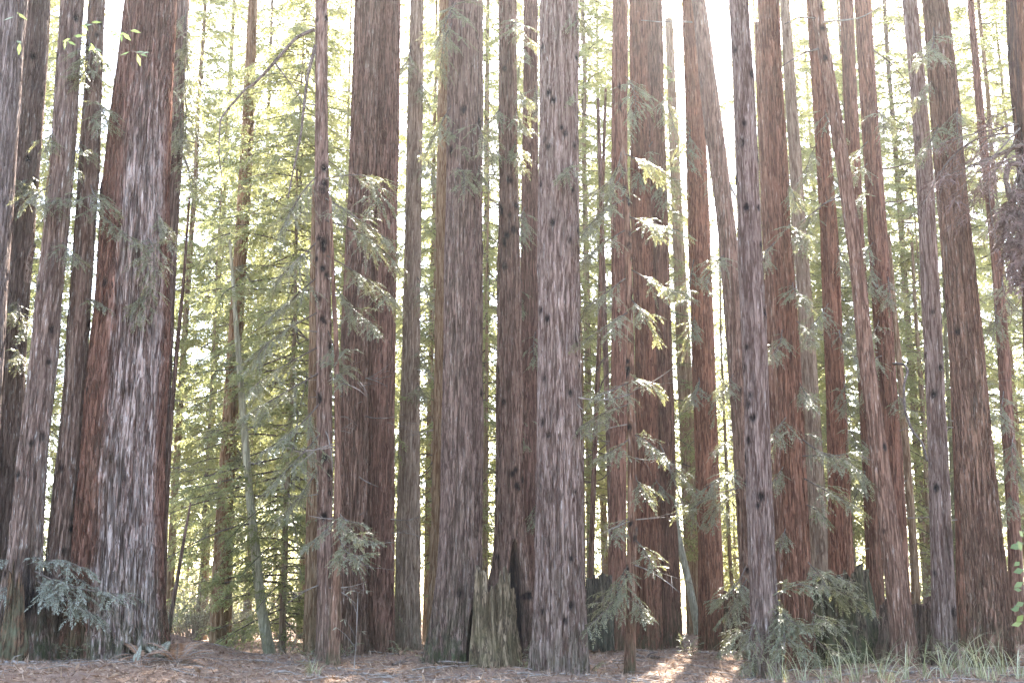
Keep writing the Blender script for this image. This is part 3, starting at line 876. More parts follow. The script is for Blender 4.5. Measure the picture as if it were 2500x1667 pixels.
# short random dead twigs low on the trunks
for key, n_, z0, z1 in (('N1', 7, 3, 8), ('N2', 5, 3, 8), ('Kt', 8, 2, 9), ('X', 8, 2, 9), ('L', 6, 2, 7), ('PP', 8, 2, 6), ('II', 6, 2, 8), ('MM', 4, 3, 8), ('G', 8, 3, 10), ('O', 6, 3, 12), ('P', 5, 3, 12), ('HH', 4, 2, 9), ('W1', 7, 2, 9), ('W2', 7, 2, 9), ('J', 6, 2, 7)):
    t = TREES[key]
    for _ in range(n_):
        z = random.uniform(z0, z1)
        cx, cr = tree_x(key, z)
        sg = random.choice((-1, 1))
        L = random.uniform(0.4, 1.3)
        a = random.uniform(0.2, 0.9)
        d = np.array([sg * math.cos(a), -math.sin(a), random.uniform(-0.35, 0.25)])
        root = np.array([cx + 0.9 * cr * d[0], t['Y'] + 0.9 * cr * d[1], z])
        BSEED[0] += 1
        f = Fol(BSEED[0])
        q = np.linspace(0, 1, 5)[:, None]
        f.tube(root + d * L * q + np.array([0, 0, 1]) * (random.uniform(-0.3, 0.3) * L * q ** 2), np.linspace(0.016, 0.005, 5), 0, 4)
        for _k in range(3):
            tt = random.uniform(0.3, 0.9)
            p0 = root + d * L * tt
            dd = d + np.random.default_rng(BSEED[0] * 7 + _k).normal(0, 0.6, 3)
            f.tube(np.stack([p0, p0 + dd * 0.2 * L, p0 + dd * 0.38 * L - np.array([0, 0, 0.03])]), [0.007, 0.005, 0.003], 0, 3)
        f.build('dead_branch', [DEAD], t['e'], t['base'])

# broken stub on the leftmost redwood
limb('B', [(66, 690), (72, 640), (80, 605), (84, 598)], 20, 9, -0.55, BARK['brown'], 'broken_stub')


# ------------------------------------------------------------------ stumps
def stump_mat(name, a, b, moss):
    g = G(name)
    top, mo, _, _ = g.data()
    v = g.coords((1, 1, 0.12))
    n = g.noise(v, 9, 4, 0.65)
    n2 = g.noise(g.coords((1, 1, 0.7)), 3.5, 4, 0.65)
    n3 = g.noise(g.coords((1, 1, 0.3)), 24, 4, 0.7)
    col = g.mix(g.ramp(n, 0.32, 0.68), a, b)
    q = g.math('ABSOLUTE', g.math('SUBTRACT', g.noise(v, 8, 4, 0.65, 0.5), 0.5), 0)
    col = g.mix(g.ramp(q, 0.01, 0.07, 0.85, 0), col, tuple(0.35 * c for c in a))
    col = g.mix(g.ramp(n3, 0.5, 0.68, 0, 0.6), col, tuple(0.5 * q for q in a))
    col = g.mix(g.math('MULTIPLY', mo, g.ramp(n2, 0.36, 0.6)), col, moss)
    h = g.math('ADD', g.math('ADD', n, g.math('MULTIPLY', q, 2.0)), g.math('MULTIPLY', n3, 0.6))
    return g.out(col, 0.95, g.bump(h, 1.0, 0.08), spec=0.1)


STUMP_MOSS = stump_mat('mossy_stump_wood', (0.075, 0.050, 0.030), (0.33, 0.24, 0.155), (0.10, 0.082, 0.042))
STUMP_OLD = stump_mat('old_stump_wood', (0.055, 0.040, 0.027), (0.20, 0.15, 0.10), (0.075, 0.075, 0.036))
STUMP_BROWN = stump_mat('rotten_stump_wood', (0.10, 0.055, 0.038), (0.23, 0.155, 0.115), (0.09, 0.085, 0.055))
STUMP_ORANGE = stump_mat('broken_orange_wood', (0.06, 0.03, 0.018), (0.21, 0.12, 0.072), (0.10, 0.10, 0.06))
STUMP_DARK = stump_mat('dark_stump_wood', (0.05, 0.038, 0.028), (0.16, 0.125, 0.095), (0.06, 0.065, 0.04))


def stump(Y, ub, vb, wb, ut, wt, prof, mat, label, seed, moss=0.8, jag=0.08, depth=0.5, wall=0.72, name='tree_stump'):
    """prof: front skyline as (u, v); the back rim follows it more loosely"""
    r = np.random.default_rng(seed)
    base = at(ub, vb, Y)
    na, nz = 120, 46
    th = np.linspace(0, 2 * math.pi, na, endpoint=False)
    rb = wb * 0.5 * Y / F
    rt = wt * 0.5 * Y / F
    topc = at(ut, prof[0][1], Y)
    pu = np.array([at(u, v, Y)[0] for u, v in prof])
    pz = np.array([at(u, v, Y)[2] - base[2] for u, v in prof])
    dx = topc[0] - base[0]
    xr = topc[0] + rt * np.cos(th)
    H = np.interp(xr, pu, pz)
    back = np.sin(th) > 0.15
    n1 = np.fft.irfft(np.fft.rfft(r.standard_normal(na)) * np.exp(-((np.arange(na // 2 + 1) - 7) / 6.0) ** 2), na)
    n1 /= n1.std()
    n2 = r.standard_normal(na)
    n3 = np.fft.irfft(np.fft.rfft(r.standard_normal(na)) * np.exp(-((np.arange(na // 2 + 1) - 22) / 12.0) ** 2), na)
    n3 /= n3.std()
    H = H + jag * 1.0 * n1 + jag * 0.9 * n3
    H = np.where(back, H * 0.82 - jag * n1 * 0.5, H)
    H = np.maximum(H, 0.12)
    q = np.linspace(-0.3, 1, nz)
    lob = sum(np.sin(k * th + r.uniform(0, 6.28)) / k for k in (3, 5, 8, 13))
    fld = field(na, nz, 16, 1.5, seed + 9)
    qq = np.clip(q, 0, 1)
    shape = (1 - qq) ** 1.7
    rad = rt + (rb - rt) * shape[None, :] + (0.05 * rb * lob)[:, None] + 0.045 * fld * (rb / 0.6)
    X = base[0] + dx * qq[None, :] + rad * np.cos(th)[:, None]
    Yv = Y + rad * np.sin(th)[:, None]
    Z = base[2] + H[:, None] * q[None, :]
    ni = 8
    qi = np.linspace(0, 1, ni)
    ri = (rad[:, -1:] * wall) * (1 - 0.12 * qi[None, :])
    ri[:, -1] = 0.02
    Xi = base[0] + dx + ri * np.cos(th)[:, None]
    Yi = Y + ri * np.sin(th)[:, None]
    Zi = base[2] + H[:, None] * (1 - 0.03 - depth * qi[None, :] ** 0.8)
    Zi[:, -1] = base[2] + H.mean() * (1 - depth)
    V = np.concatenate([np.stack([X, Yv, Z], -1), np.stack([Xi, Yi, Zi], -1)], 1)
    m = nz + ni
    mo = moss * np.clip(1.15 - 0.8 * qq, 0, 1)
    A = np.zeros((na, m, 4))
    A[:, :nz, 1] = mo[None, :]
    A[:, nz:, 1] = 0.3 * moss
    i = np.arange(na)[:, None]
    j = np.arange(m - 1)[None, :]
    i2 = (i + 1) % na
    Q = np.stack([i * m + j, i2 * m + j, i2 * m + j + 1, i * m + j + 1], -1).reshape(-1, 4)
    o = mesh_obj(name, V.reshape(-1, 3) - base, Q, mat, None, A.reshape(-1, 4), smooth=True)
    o.location = tuple(float(c) for c in base)
    props(o, label, 'stump')
    return o


stump(27.9, 1210, 1622, 118, 1210, 92, [(1158, 1440), (1166, 1398), (1178, 1400), (1184, 1436), (1200, 1428), (1216, 1430), (1222, 1396), (1236, 1388), (1246, 1406), (1250, 1446), (1262, 1462)], STUMP_MOSS, 'tall jagged broken stump standing before the hollow-footed redwood', 41, jag=0.07, moss=0.6)
stump(31.5, 2057, 1628, 215, 2050, 128, [(1985, 1408), (2070, 1404), (2088, 1388), (2112, 1392), (2125, 1410)], STUMP_OLD, 'widest old stump, dark and mossy, with foliage hanging across its left side', 42, moss=1.0, jag=0.05, depth=0.25)
stump(30.4, 2216, 1612, 132, 2216, 124, [(2152, 1480), (2162, 1466), (2176, 1472), (2182, 1476), (2220, 1470), (2260, 1468), (2285, 1474)], STUMP_BROWN, 'low square dark stump between the steeply leaning and slim grey-brown redwoods', 43, moss=0.4, jag=0.04, depth=0.3)
stump(35.0, 1464, 1545, 66, 1463, 58, [(1432, 1416), (1450, 1406), (1478, 1404), (1496, 1412)], STUMP_DARK, 'blackish round-topped stump in the gap right of the grey central redwood', 44, moss=0.6, jag=0.04, depth=0.25)
stump(37.2, 1800, 1572, 74, 1802, 62, [(1768, 1446), (1790, 1436), (1836, 1440)], STUMP_ORANGE, 'reddish stump close to the sunlit patch, left of the pale silver-grey redwood', 45, moss=0.3, jag=0.05, depth=0.3)
stump(26.6, 36, 1570, 62, 36, 34, [(16, 1450), (26, 1412), (36, 1404), (46, 1408), (54, 1440)], STUMP_ORANGE, 'splintered orange-brown snag at the foot of the leftmost redwoods', 46, moss=0.9, jag=0.14, depth=0.3, name='broken_snag')

# ------------------------------------------------------------------ burnt dead tree and its brown boughs at the right edge
V, Fc, A, base, info = trunk_mesh([(2486, 0, 56), (2492, 160, 56), (2500, 330, 44), (2508, 520, 36), (2516, 700, 38), (2530, 1100, 48), (2540, 1650, 64)], 27.0, 1650, 1.6, True, 5.0, knots=6, char=0.75, burn_h=30, seed=2100)
e = thing('dead_tree', base, 'dark dead tree with brown withered hanging boughs at the right edge', 'tree')
mesh_obj('trunk', V - base, Fc, BARK['red'], e, A, smooth=True)
TREES['SS'] = dict(e=e, base=base, **info)
for b in ((2345, 300, 2200, 440), (2345, 290, 2160, 330), (2345, 330, 2230, 470), (2350, 340, 2180, 400), (2345, 280, 2240, 360), (2350, 360, 2290, 560), (2350, 380, 2310, 640), (2345, 310, 2120, 470), (2348, 250, 2260, 290), (2350, 400, 2330, 600), (2345, 320, 2250, 420)):
    bough('SS', *b, dy=random.uniform(-1.2, 0.3), mat=DEADP, lf=0.36, lw=0.020, step=0.19, ntw=9, spread=0.5, droop=0.1)
limb('SS', [(2505, 350), (2470, 362), (2420, 385), (2380, 400), (2360, 408)], 9, 3, -0.6, WOOD)
limb('SS', [(2500, 400), (2462, 400), (2455, 440), (2470, 500), (2500, 540)], 14, 16, -0.3, WOOD)
for k in range(5):
    bough('SS', 2330 + 3 * k, 380 + 8 * k, 2308 + 9 * k, 560 + 22 * k, dy=-0.5 - 0.1 * k, mat=DEADP, lf=0.16, lw=0.035, step=0.035, spread=0.22, droop=-0.3)


# ------------------------------------------------------------------ ferns, grass, sprigs
def fern(u, v, Y, fronds, mat, label, seed, L=1.0, group=None, cat='fern', name='fern'):
    r = np.random.default_rng(seed)
    base = at(u, v, Y)
    base[2] = float(ground_z(np.array([base[0]]), np.array([base[1]]))[0])
    e = thing(name, base, label, cat, group)
    for (a, el, ln, dr) in fronds:
        f = Fol(seed * 3100 + int(a * 100) + 400)
        d = np.array([math.cos(a), math.sin(a), 0])
        t = np.linspace(0, 1, 26)
        LL = ln * L
        pts = d * (LL * t * math.cos(el))[:, None] + np.array([0, 0, 1.0]) * (LL * (t * math.sin(el) - dr * t ** 2))[:, None]
        f.tube(pts, 0.007 * (1 - 0.8 * t) + 0.002, 1, 4)
        tg = np.gradient(pts, axis=0)
        tg /= np.linalg.norm(tg, axis=1, keepdims=True)
        sd = np.cross(tg, np.array([0, 0, 1.0]))
        sd /= np.linalg.norm(sd, axis=1, keepdims=True)
        nr = np.cross(sd, tg)
        n = 40
        tq = np.linspace(0.12, 0.99, n)
        P = np.stack([np.interp(tq, t, pts[:, c]) for c in range(3)], 1)
        T_ = np.stack([np.interp(tq, t, tg[:, c]) for c in range(3)], 1)
        S_ = np.stack([np.interp(tq, t, sd[:, c]) for c in range(3)], 1)
        N_ = np.stack([np.interp(tq, t, nr[:, c]) for c in range(3)], 1)
        pl = LL * 0.17 * np.sin(math.pi * np.clip(tq * 0.85 + 0.12, 0, 1)) ** 0.8
        for sg in (1, -1):
            dd = S_ * sg + T_ * 0.35 - N_ * 0.12 + r.normal(0, 0.08, (n, 3))
            dd /= np.linalg.norm(dd, axis=1, keepdims=True)
            f.blades(P, dd, N_ + r.normal(0, 0.15, (n, 3)), pl, np.full(n, 0.019), r.uniform(0.2, 1, n))
        f.build('frond', [mat, DEAD], e)
    return e


fern(388, 1560, 27.2, [(0.15, 0.7, 1.1, 0.35), (0.6, 0.55, 0.9, 0.3), (-0.35, 0.5, 1.2, 0.3), (1.4, 0.9, 0.8, 0.3), (2.3, 0.8, 0.8, 0.35), (-1.2, 0.6, 0.7, 0.4), (0.0, 0.25, 1.25, 0.12)], LEAF_BLUE, 'pale green sword fern at the right foot of the thickest trunk', 3)
fern(345, 1590, 26.9, [(2.6, 1.0, 0.95, 0.5), (2.0, 0.9, 0.8, 0.6), (3.6, 0.7, 0.8, 0.6), (-0.9, 0.4, 0.9, 0.5), (0.4, 0.9, 0.8, 0.7), (-2.0, 0.5, 0.8, 0.5), (1.2, 0.6, 0.9, 0.5)], LEAF_DEAD, 'withered brown fern drooping before the thickest trunk', 4)
fern(430, 1640, 26.2, [(k * 0.62, 0.45 + 0.25 * (k % 3), 0.9, 0.45) for k in range(14)], LEAF_DEAD, 'low heap of rusty dead fern fronds on the mound', 5, 1.25)
fern(330, 1625, 26.0, [(1.2, 1.25, 0.42, 0.1), (1.9, 0.9, 0.35, 0.2)], LEAF_BLUE, 'tiny upright fern on the mound below the withered brown one', 6)


def grass(u, v, Y, n, L, label, seed, group='arching grass along the near edge', spread=1.0):
    r = np.random.default_rng(seed)
    base = at(u, v, Y)
    base[2] = float(ground_z(np.array([base[0]]), np.array([base[1]]))[0])
    f = Fol(seed)
    for k in range(n):
        a = r.uniform(0, 6.28)
        ln = L * r.uniform(0.4, 1.45)
        b = r.normal(0, 0.07, 2)
        lean = r.uniform(0.2, 1.1) * spread
        t = np.linspace(0, 1, 9)
        d = np.array([math.cos(a), math.sin(a), 0])
        pts = np.array([b[0], b[1], -0.03]) + d * (ln * lean * t ** 1.6)[:, None] + np.array([0, 0, 1.0]) * (ln * (t * 1.0 - 0.55 * lean * t ** 3))[:, None]
        sd = np.cross(d, np.array([0, 0, 1.0])) * 0.8 + d * 0.3
        w = (0.0075 * (1 - t ** 2) + 0.001) * r.uniform(0.7, 1.3)
        Vv = np.concatenate([pts + sd * w[:, None], pts - sd * w[:, None] + np.array([0, 0, 0.002])])
        i = np.arange(8)
        Q = np.stack([i, i + 1, i + 10, i + 9], 1) + f.n
        f.V.append(Vv)
        f.Q.append(Q)
        val = np.clip(r.uniform(0, 1) ** 1.2, 0, 1)
        f.A.append(np.tile([[val, 0, 0, 1]], (18, 1)))
        f.M.append(np.zeros(8))
        f.n += 18
    o = f.build('grass_tuft', [LEAF_GRASS])
    o.location = tuple(float(c) for c in base)
    props(o, label, 'grass', group)
    return o


GL = 'arching pale green grass tuft along the near ground at the right'
for k, (u, v, Y, n, L) in enumerate(((1890, 1665, 25.6, 40, 0.6), (1960, 1668, 25.2, 50, 0.7), (2040, 1665, 25.4, 60, 0.8), (2090, 1668, 25.0, 60, 0.85), (2150, 1664, 25.6, 50, 0.8), (2210, 1668, 25.2, 50, 0.75), (2260, 1664, 25.8, 50, 0.8), (2310, 1668, 25.2, 60, 0.85), (2360, 1662, 26.0, 60, 0.9), (2400, 1668, 25.2, 60, 0.9), (2445, 1664, 25.8, 50, 0.8), (2490, 1668, 25.2, 50, 0.8), (2120, 1650, 26.8, 30, 0.8), (2340, 1648, 27.0, 36, 0.9), (1920, 1680, 24.6, 40, 0.5), (2180, 1684, 24.4, 50, 0.55), (2420, 1684, 24.4, 50, 0.6), (2010, 1684, 24.4, 50, 0.5))):
    grass(u, v, Y, int(n * 0.45), L, GL, 300 + k)
grass(765, 1660, 25.6, 40, 0.38, 'small bright grass tuft alone on the bare ground, below the twin trunks', 330, group=None, spread=0.8)

# small green shoots round the trunk feet
SL = 'small green redwood shoot growing at the foot of a trunk'
for k, (u, v, Y, h) in enumerate(((1262, 1612, 28.6, 0.45), (1285, 1628, 27.6, 0.3), (1440, 1640, 27.6, 0.35), (1030, 1610, 29.0, 0.35), (760, 1612, 29.6, 0.4), (842, 1618, 30.0, 0.4), (975, 1590, 31.0, 0.35), (540, 1618, 36.0, 0.6), (2330, 1622, 28.0, 0.5), (2250, 1622, 28.6, 0.45), (2460, 1625, 28.4, 0.5), (170, 1622, 27.0, 0.4), (240, 1600, 27.2, 0.45), (1690, 1612, 33.0, 0.5), (700, 1622, 33.0, 0.5))):
    base = at(u, v, Y)
    base[2] = float(ground_z(np.array([base[0]]), np.array([base[1]]))[0])
    f = Fol(700 + k)
    for q in range(5):
        a = random.uniform(0, 6.28)
        f.bough(base, base + np.array([math.cos(a) * h * 0.8, math.sin(a) * h * 0.8, h * random.uniform(0.4, 1.1)]), ntw=7, lf=0.06, lw=0.018, step=0.03, spread=0.4, wr=0.005)
    o = f.build('redwood_shoot', [LEAF_NEAR, WOOD], None, base)
    o.location = tuple(float(c) for c in base)
    props(o, SL, 'shoot', 'green shoots at the trunk feet')

# dead weed standing before the twin trunks
base = at(865, 1640, 27.0)
base[2] = float(ground_z(np.array([base[0]]), np.array([base[1]]))[0])
f = Fol(901)
st = np.array([at(u, v, 27.0) for u, v in ((863, 1655), (866, 1610), (870, 1560), (872, 1500), (874, 1448))])
f.tube(st, [0.012, 0.011, 0.010, 0.008, 0.006], 1, 5)
for (u0, v0, u1, v1) in ((872, 1500, 852, 1460), (874, 1448, 895, 1440), (874, 1448, 855, 1442), (870, 1560, 840, 1510), (866, 1600, 882, 1540), (868, 1580, 820, 1530)):
    a, b = at(u0, v0, 27.0), at(u1, v1, 26.8)
    f.tube(np.stack([a, (a + b) / 2 + np.array([0, 0, 0.05]), b]), [0.006, 0.005, 0.003], 1, 3)
    for _ in range(5):
        dd = np.array([random.uniform(-1, 1), random.uniform(-1, 0.3), random.uniform(-0.6, 0.1)])
        dd /= np.linalg.norm(dd)
        f.blades(b[None, :], dd[None, :], np.array([[0.2, 0.1, 1.0]]), np.array([random.uniform(0.10, 0.2)]), np.array([0.045]), np.array([random.uniform(0.5, 1)]))
o = f.build('dead_weed', [LEAF_BRUSH, DEAD], None, base)
o.location = tuple(float(c) for c in base)
props(o, 'tall dead weed with a few dry leaves before the twin trunks', 'weed')


# fallen branches lying on the ground
def fallen(pts, w, label, seed, mat=None):
    P = np.array([at(u, v, Y) for u, v, Y in pts])
    tq = np.linspace(0, len(P) - 1, 12)
    Q = np.stack([np.interp(tq, np.arange(len(P)), P[:, c]) for c in range(3)], 1)
    rr = w * 0.5 * P[:, 1].mean() / F
    Q[:, 2] = ground_z(Q[:, 0], Q[:, 1]) + rr * 0.8
    Q += np.random.default_rng(seed).normal(0, 0.02, Q.shape)
    f = Fol(seed)
    f.tube(Q, np.linspace(rr, rr * 0.55, 12), 0, 7)
    f.tube(np.stack([Q[5], Q[5] + [0.12, -0.1, 0.12], Q[5] + [0.3, -0.25, 0.16]]), [rr * 0.5, rr * 0.4, rr * 0.2], 0, 5)
    o = f.build('fallen_branch', [mat or DEAD], None, Q[0])
    o.location = tuple(float(c) for c in Q[0])
    props(o, label, 'branch')


fallen([(1552, 1545, 34), (1580, 1570, 33), (1606, 1588, 32)], 11, 'short thick fallen branch lying at the feet of the red trio', 71, WOOD)
fallen([(0, 1618, 26), (30, 1645, 25.6), (60, 1668, 25.2)], 9, 'bare fallen branch in the bottom left corner beside the snag', 72)
fallen([(1440, 1632, 30), (1500, 1638, 30), (1560, 1630, 31)], 5, 'thin straight fallen stick right of the grey central redwood foot', 73)
fallen([(2120, 1620, 27.4), (2200, 1622, 27.2), (2290, 1624, 27.4)], 9, 'long fallen stick lying among the arching grass tufts', 74)
fallen([(960, 1630, 28), (985, 1618, 28.4), (1005, 1600, 28.8)], 6, 'little upturned stick on bare ground below the tan striped redwood', 75, WOOD)
fallen([(1600, 1612, 30.5), (1640, 1610, 30.5), (1690, 1600, 31)], 4, 'thin stick crossing the sunlit patch of ground', 76, WOOD)


# leafy sprigs close to the camera
def leafy(name, label, stems, leaves, mat, Y, L, wd, seed, cat='sprig'):
    r = np.random.default_rng(seed)
    base = at(*stems[0][0], Y)
    f = Fol(seed)
    for st in stems:
        P = np.array([at(u, v, Y + 0.1 * k) for k, (u, v) in enumerate(st)])
        f.tube(P, np.linspace(0.006, 0.002, len(P)), 1, 5)
    for (u, v, ang) in leaves:
        p = at(u, v, Y + r.uniform(-0.3, 0.3))
        d = np.array([math.cos(ang), r.uniform(-0.5, 0.5), -math.sin(ang)])
        d /= np.linalg.norm(d)
        nr = np.array([r.uniform(-0.4, 0.4), -1.0, r.uniform(0.2, 0.9)])
        ln = L * r.uniform(0.7, 1.2)
        # a bent blade: two halves along the midrib
        f.blades(p[None], d[None], nr[None], np.array([ln]), np.array([wd * r.uniform(0.8, 1.2)]), np.array([r.uniform(0, 1)]))
    o = f.build(name, [mat, WOOD], None, base)
    o.location = tuple(float(c) for c in base)
    props(o, label, cat)


leafy('bay_sprig', 'green bay leaves hanging before the tops of the left-hand redwoods',
      [[(232, -60), (226, 10), (222, 50), (240, 80), (290, 84), (330, 74)], [(222, 50), (195, 85), (165, 100)], [(226, 10), (230, 70), (228, 120)], [(300, -40), (318, 60), (320, 125), (352, 132)], [(40, -60), (46, 30), (40, 80)]],
      [(205, 62, 0.1), (200, 60, 0.8), (222, 55, -0.1), (215, 58, 2.4), (165, 100, 0.6), (160, 98, 1.8), (172, 95, 2.9), (180, 88, 0.2), (222, 105, 1.2), (228, 110, 2.2), (230, 118, 0.6), (290, 84, 0.2), (296, 86, 1.3), (300, 80, 0.8), (318, 76, 0.0), (322, 74, 0.3), (288, 82, 2.6), (318, 126, 2.6), (330, 128, 0.1), (340, 130, 0.5), (346, 130, 0.1), (335, 132, 1.3), (40, 100, 0.5), (48, 105, 1.6), (40, 30, 0.6), (36, 40, 2.4)],
      LEAF_BROAD, 10.0, 0.10, 0.035, 81)
leafy('maple_sprig', 'bright green broad leaves poking in at the right edge, low down',
      [[(2560, 1700), (2530, 1560), (2508, 1450), (2490, 1340)], [(2530, 1560), (2500, 1500), (2485, 1480)], [(2508, 1450), (2490, 1420)]],
      [(2490, 1340, -2.6), (2488, 1330, 2.8), (2494, 1345, -1.8), (2498, 1325, 3.0), (2490, 1370, 2.5), (2498, 1310, -2.2), (2500, 1390, 2.9), (2498, 1420, 2.6), (2495, 1440, 3.3), (2490, 1480, 2.7), (2488, 1490, 3.4), (2498, 1500, 2.2), (2500, 1470, 2.8), (2496, 1520, 2.9)],
      LEAF_BROAD, 20.0, 0.17, 0.10, 82)


# ------------------------------------------------------------------ background conifers
def conifer(name, seed, H, zb, rmax, nb, mat, label, leaf=(0.14, 0.052), bark='tan', droop=(0.1, 0.5), trunk_r=0.22, ntw=14, step=0.062, shape=0.6):
    r = np.random.default_rng(seed)
    e = thing(name, (0, 0, 0), label, 'tree')
    f = Fol(seed + 1)
    f.jit = 1.7
    for k in range(nb):
        q = (k + r.uniform(0, 1)) / nb
        z = zb + (H - zb) * q
        prof = (1 - q) ** shape * (0.55 + 0.45 * min(1, q / 0.15))
        L = max(0.5, rmax * prof * r.uniform(0.55, 1.2))
        a = k * 2.39996 + r.normal(0, 0.35)
        root = np.array([0.03 * math.cos(a), 0.03 * math.sin(a), z])
        dr = r.uniform(*droop)
        tip = root + np.array([math.cos(a) * L, math.sin(a) * L, -dr * L + 0.12 * L])
        f.bough(root, tip, lf=leaf[0], lw=leaf[1], step=step, ntw=ntw, spread=0.40, droop=0.22, wr=0.010 + 0.006 * L, wood=False, start=0.12, second=True)
    n = 14
    zz = np.linspace(-0.5, H, n)
    V = []
    k = 12
    wob = np.cumsum(r.normal(0, 0.03, (n, 2)), axis=0)
    for q in range(n):
        rr = trunk_r * (1 - 0.93 * max(zz[q], 0) / H) * (1 + 0.3 * math.exp(-max(zz[q], 0) / 0.5))
        for s in range(k):
            a = 2 * math.pi * s / k
            V.append((wob[q, 0] + rr * math.cos(a), wob[q, 1] + rr * math.sin(a), zz[q]))
    Q = [(q * k + s, q * k + (s + 1) % k, (q + 1) * k + (s + 1) % k, (q + 1) * k + s) for q in range(n - 1) for s in range(k)]
    A = np.tile([[0.7, 0, 0.1, 0]], (len(V), 1))
    mesh_obj('trunk', V, np.array(Q), BARK[bark], e, A, smooth=True)
    f.build('crown', [mat, WOOD], e)
    return e


GB = 'backlit conifers filling the far background'
LB = 'far backlit conifer glowing yellow-green beyond the redwood trunks'
LS = 'short young conifer with low green branches behind the redwood trunks'
protos = [
    conifer('conifer_tree', 11, 43, 5.0, 3.7, 205, LEAF_FAR, LB, trunk_r=0.17),
    conifer('conifer_tree', 12, 46, 7.0, 4.0, 205, LEAF_FAR, LB, trunk_r=0.19, droop=(0.2, 0.7)),
    conifer('conifer_tree', 13, 23, 1.5, 3.1, 150, LEAF_FAR, LB, trunk_r=0.13, droop=(0.0, 0.4)),
    conifer('conifer_tree', 14, 12, 0.4, 2.4, 90, LEAF_FAR, LS, trunk_r=0.08, droop=(0.1, 0.5)),
]
for p in protos:
    p['group'] = GB
SUN_AZ, SUN_EL = R(11), R(48)
SD = np.array([math.sin(SUN_AZ) * math.cos(SUN_EL), math.cos(SUN_AZ) * math.cos(SUN_EL), math.sin(SUN_EL)])
used = set()


def place(pi, x, y, s, rz):
    if pi in used:
        o = copy_tree(protos[pi])
    else:
        o = protos[pi]
        used.add(pi)
    o.location = (x, y, float(ground_z(np.array([x]), np.array([y]))[0]) - 0.05)
    o.rotation_euler = (0, 0, rz)
    o.scale = (s, s, s)
    return o


br = np.random.default_rng(77)


def blocked(x, y, r):
    """keep the sunlit patch of ground and the bright sky gap open"""
    for (gx, gy) in ((3.6, 31.0), (3.2, 28.5)):
        # distance from the sun ray's ground track, at the height the ray has there
        vx, vy = SD[0] / math.hypot(SD[0], SD[1]), SD[1] / math.hypot(SD[0], SD[1])
        tt = (x - gx) * vx + (y - gy) * vy
        off = abs((x - gx) * -vy + (y - gy) * vx)
        if off < r and tt < 48:
            return True
    return False


TALL = ((542, 56, 1), (1002, 55, 0), (1465, 56, 1), (2152, 57, 1), (1872, 57, 0), (770, 58, 1), (400, 57, 0), (1765, 59, 3), (1750, 74, 2), (20, 47, 0), (130, 50, 1), (465, 48, 0), (645, 52, 1), (715, 57, 0), (835, 53, 0), (1060, 48, 0), (1180, 51, 1), (1305, 54, 0),
        (1425, 49, 0), (1545, 58, 0), (1585, 52, 1), (1850, 51, 3), (1955, 50, 1), (1992, 57, 0), (2082, 50, 0), (2212, 49, 0), 
        (2350, 57, 1), (2440, 48, 0), (2490, 54, 1), (-160, 55, 0), (-320, 50, 1), (2650, 55, 1), (2820, 50, 0))
for (u, y, pi) in TALL:
    place(pi, at(u, 650, y)[0], y, br.uniform(0.85, 1.08), br.uniform(0, 6.28))
rows = [(61, 6, 1), (82, 13, 2), (94, 14, 3), (112, 15, 3)]
for (yy, cnt, rr) in rows:
    half = yy * 0.41 * 1.25
    for k in range(cnt):
        x = -half + 2 * half * (k + br.uniform(0.15, 0.85)) / cnt
        y = yy + br.uniform(-3, 3)
        pi = int(br.choice([2, 3], p=([0, 1], [0.15, 0.85], [0.5, 0.5], [0.8, 0.2])[rr]))
        if blocked(x, y, 2.6):
            continue
        place(pi, x, y, br.uniform(0.8, 1.15), br.uniform(0, 6.28))

# the dark leafy hemlock behind the slim knotty redwood
h1 = conifer('hemlock_tree', 31, 22, 0.9, 3.7, 290, LEAF_DARK, 'leafy dark green hemlock hanging over the gap left of the slim knotty redwood', leaf=(0.125, 0.036), trunk_r=0.10, ntw=13, step=0.055, shape=0.4, droop=(0.2, 0.7))
p = at(690, 1612, 36.5)
h1.location = (p[0], p[1], p[2])
h2 = conifer('hemlock_tree', 32, 19, 4, 2.8, 120, LEAF_DARK, 'leafy hemlock with lacy boughs above the crooked mossy pale trunk', leaf=(0.12, 0.03), trunk_r=0.14, ntw=11, step=0.08, shape=0.5, droop=(0.2, 0.7))
p = at(560, 1600, 43.0)
h2.location = (p[0], p[1], p[2])

h3 = conifer('hemlock_tree', 33, 21, 2.5, 2.2, 120, LEAF_DARK, 'young feathery hemlock standing among the farther redwood trunks', leaf=(0.12, 0.034), trunk_r=0.08, ntw=12, step=0.06, shape=0.45, droop=(0.1, 0.8))
h3['group'] = 'young hemlocks among the farther trunks'
for k, (u, Y, sc) in enumerate(((478, 45, 1.0), (1052, 43, 1.05), (1186, 42, 1.1), (1425, 44, 0.9), (1655, 47, 1.1), (1795, 45, 1.0), (1985, 44, 1.05), (2095, 47, 1.1), (2215, 44, 1.0), (2440, 41, 1.0), (2310, 47, 1.1), (130, 44, 1.0), (20, 42, 1.1))):
    o = h3 if k == 0 else copy_tree(h3)
    x = at(u, 1600, Y)[0]
    o.location = (x, Y, float(ground_z(np.array([x]), np.array([Y]))[0]) - 0.05)
    o.rotation_euler = (0, 0, 1.7 * k)
    o.scale = (sc, sc, sc)


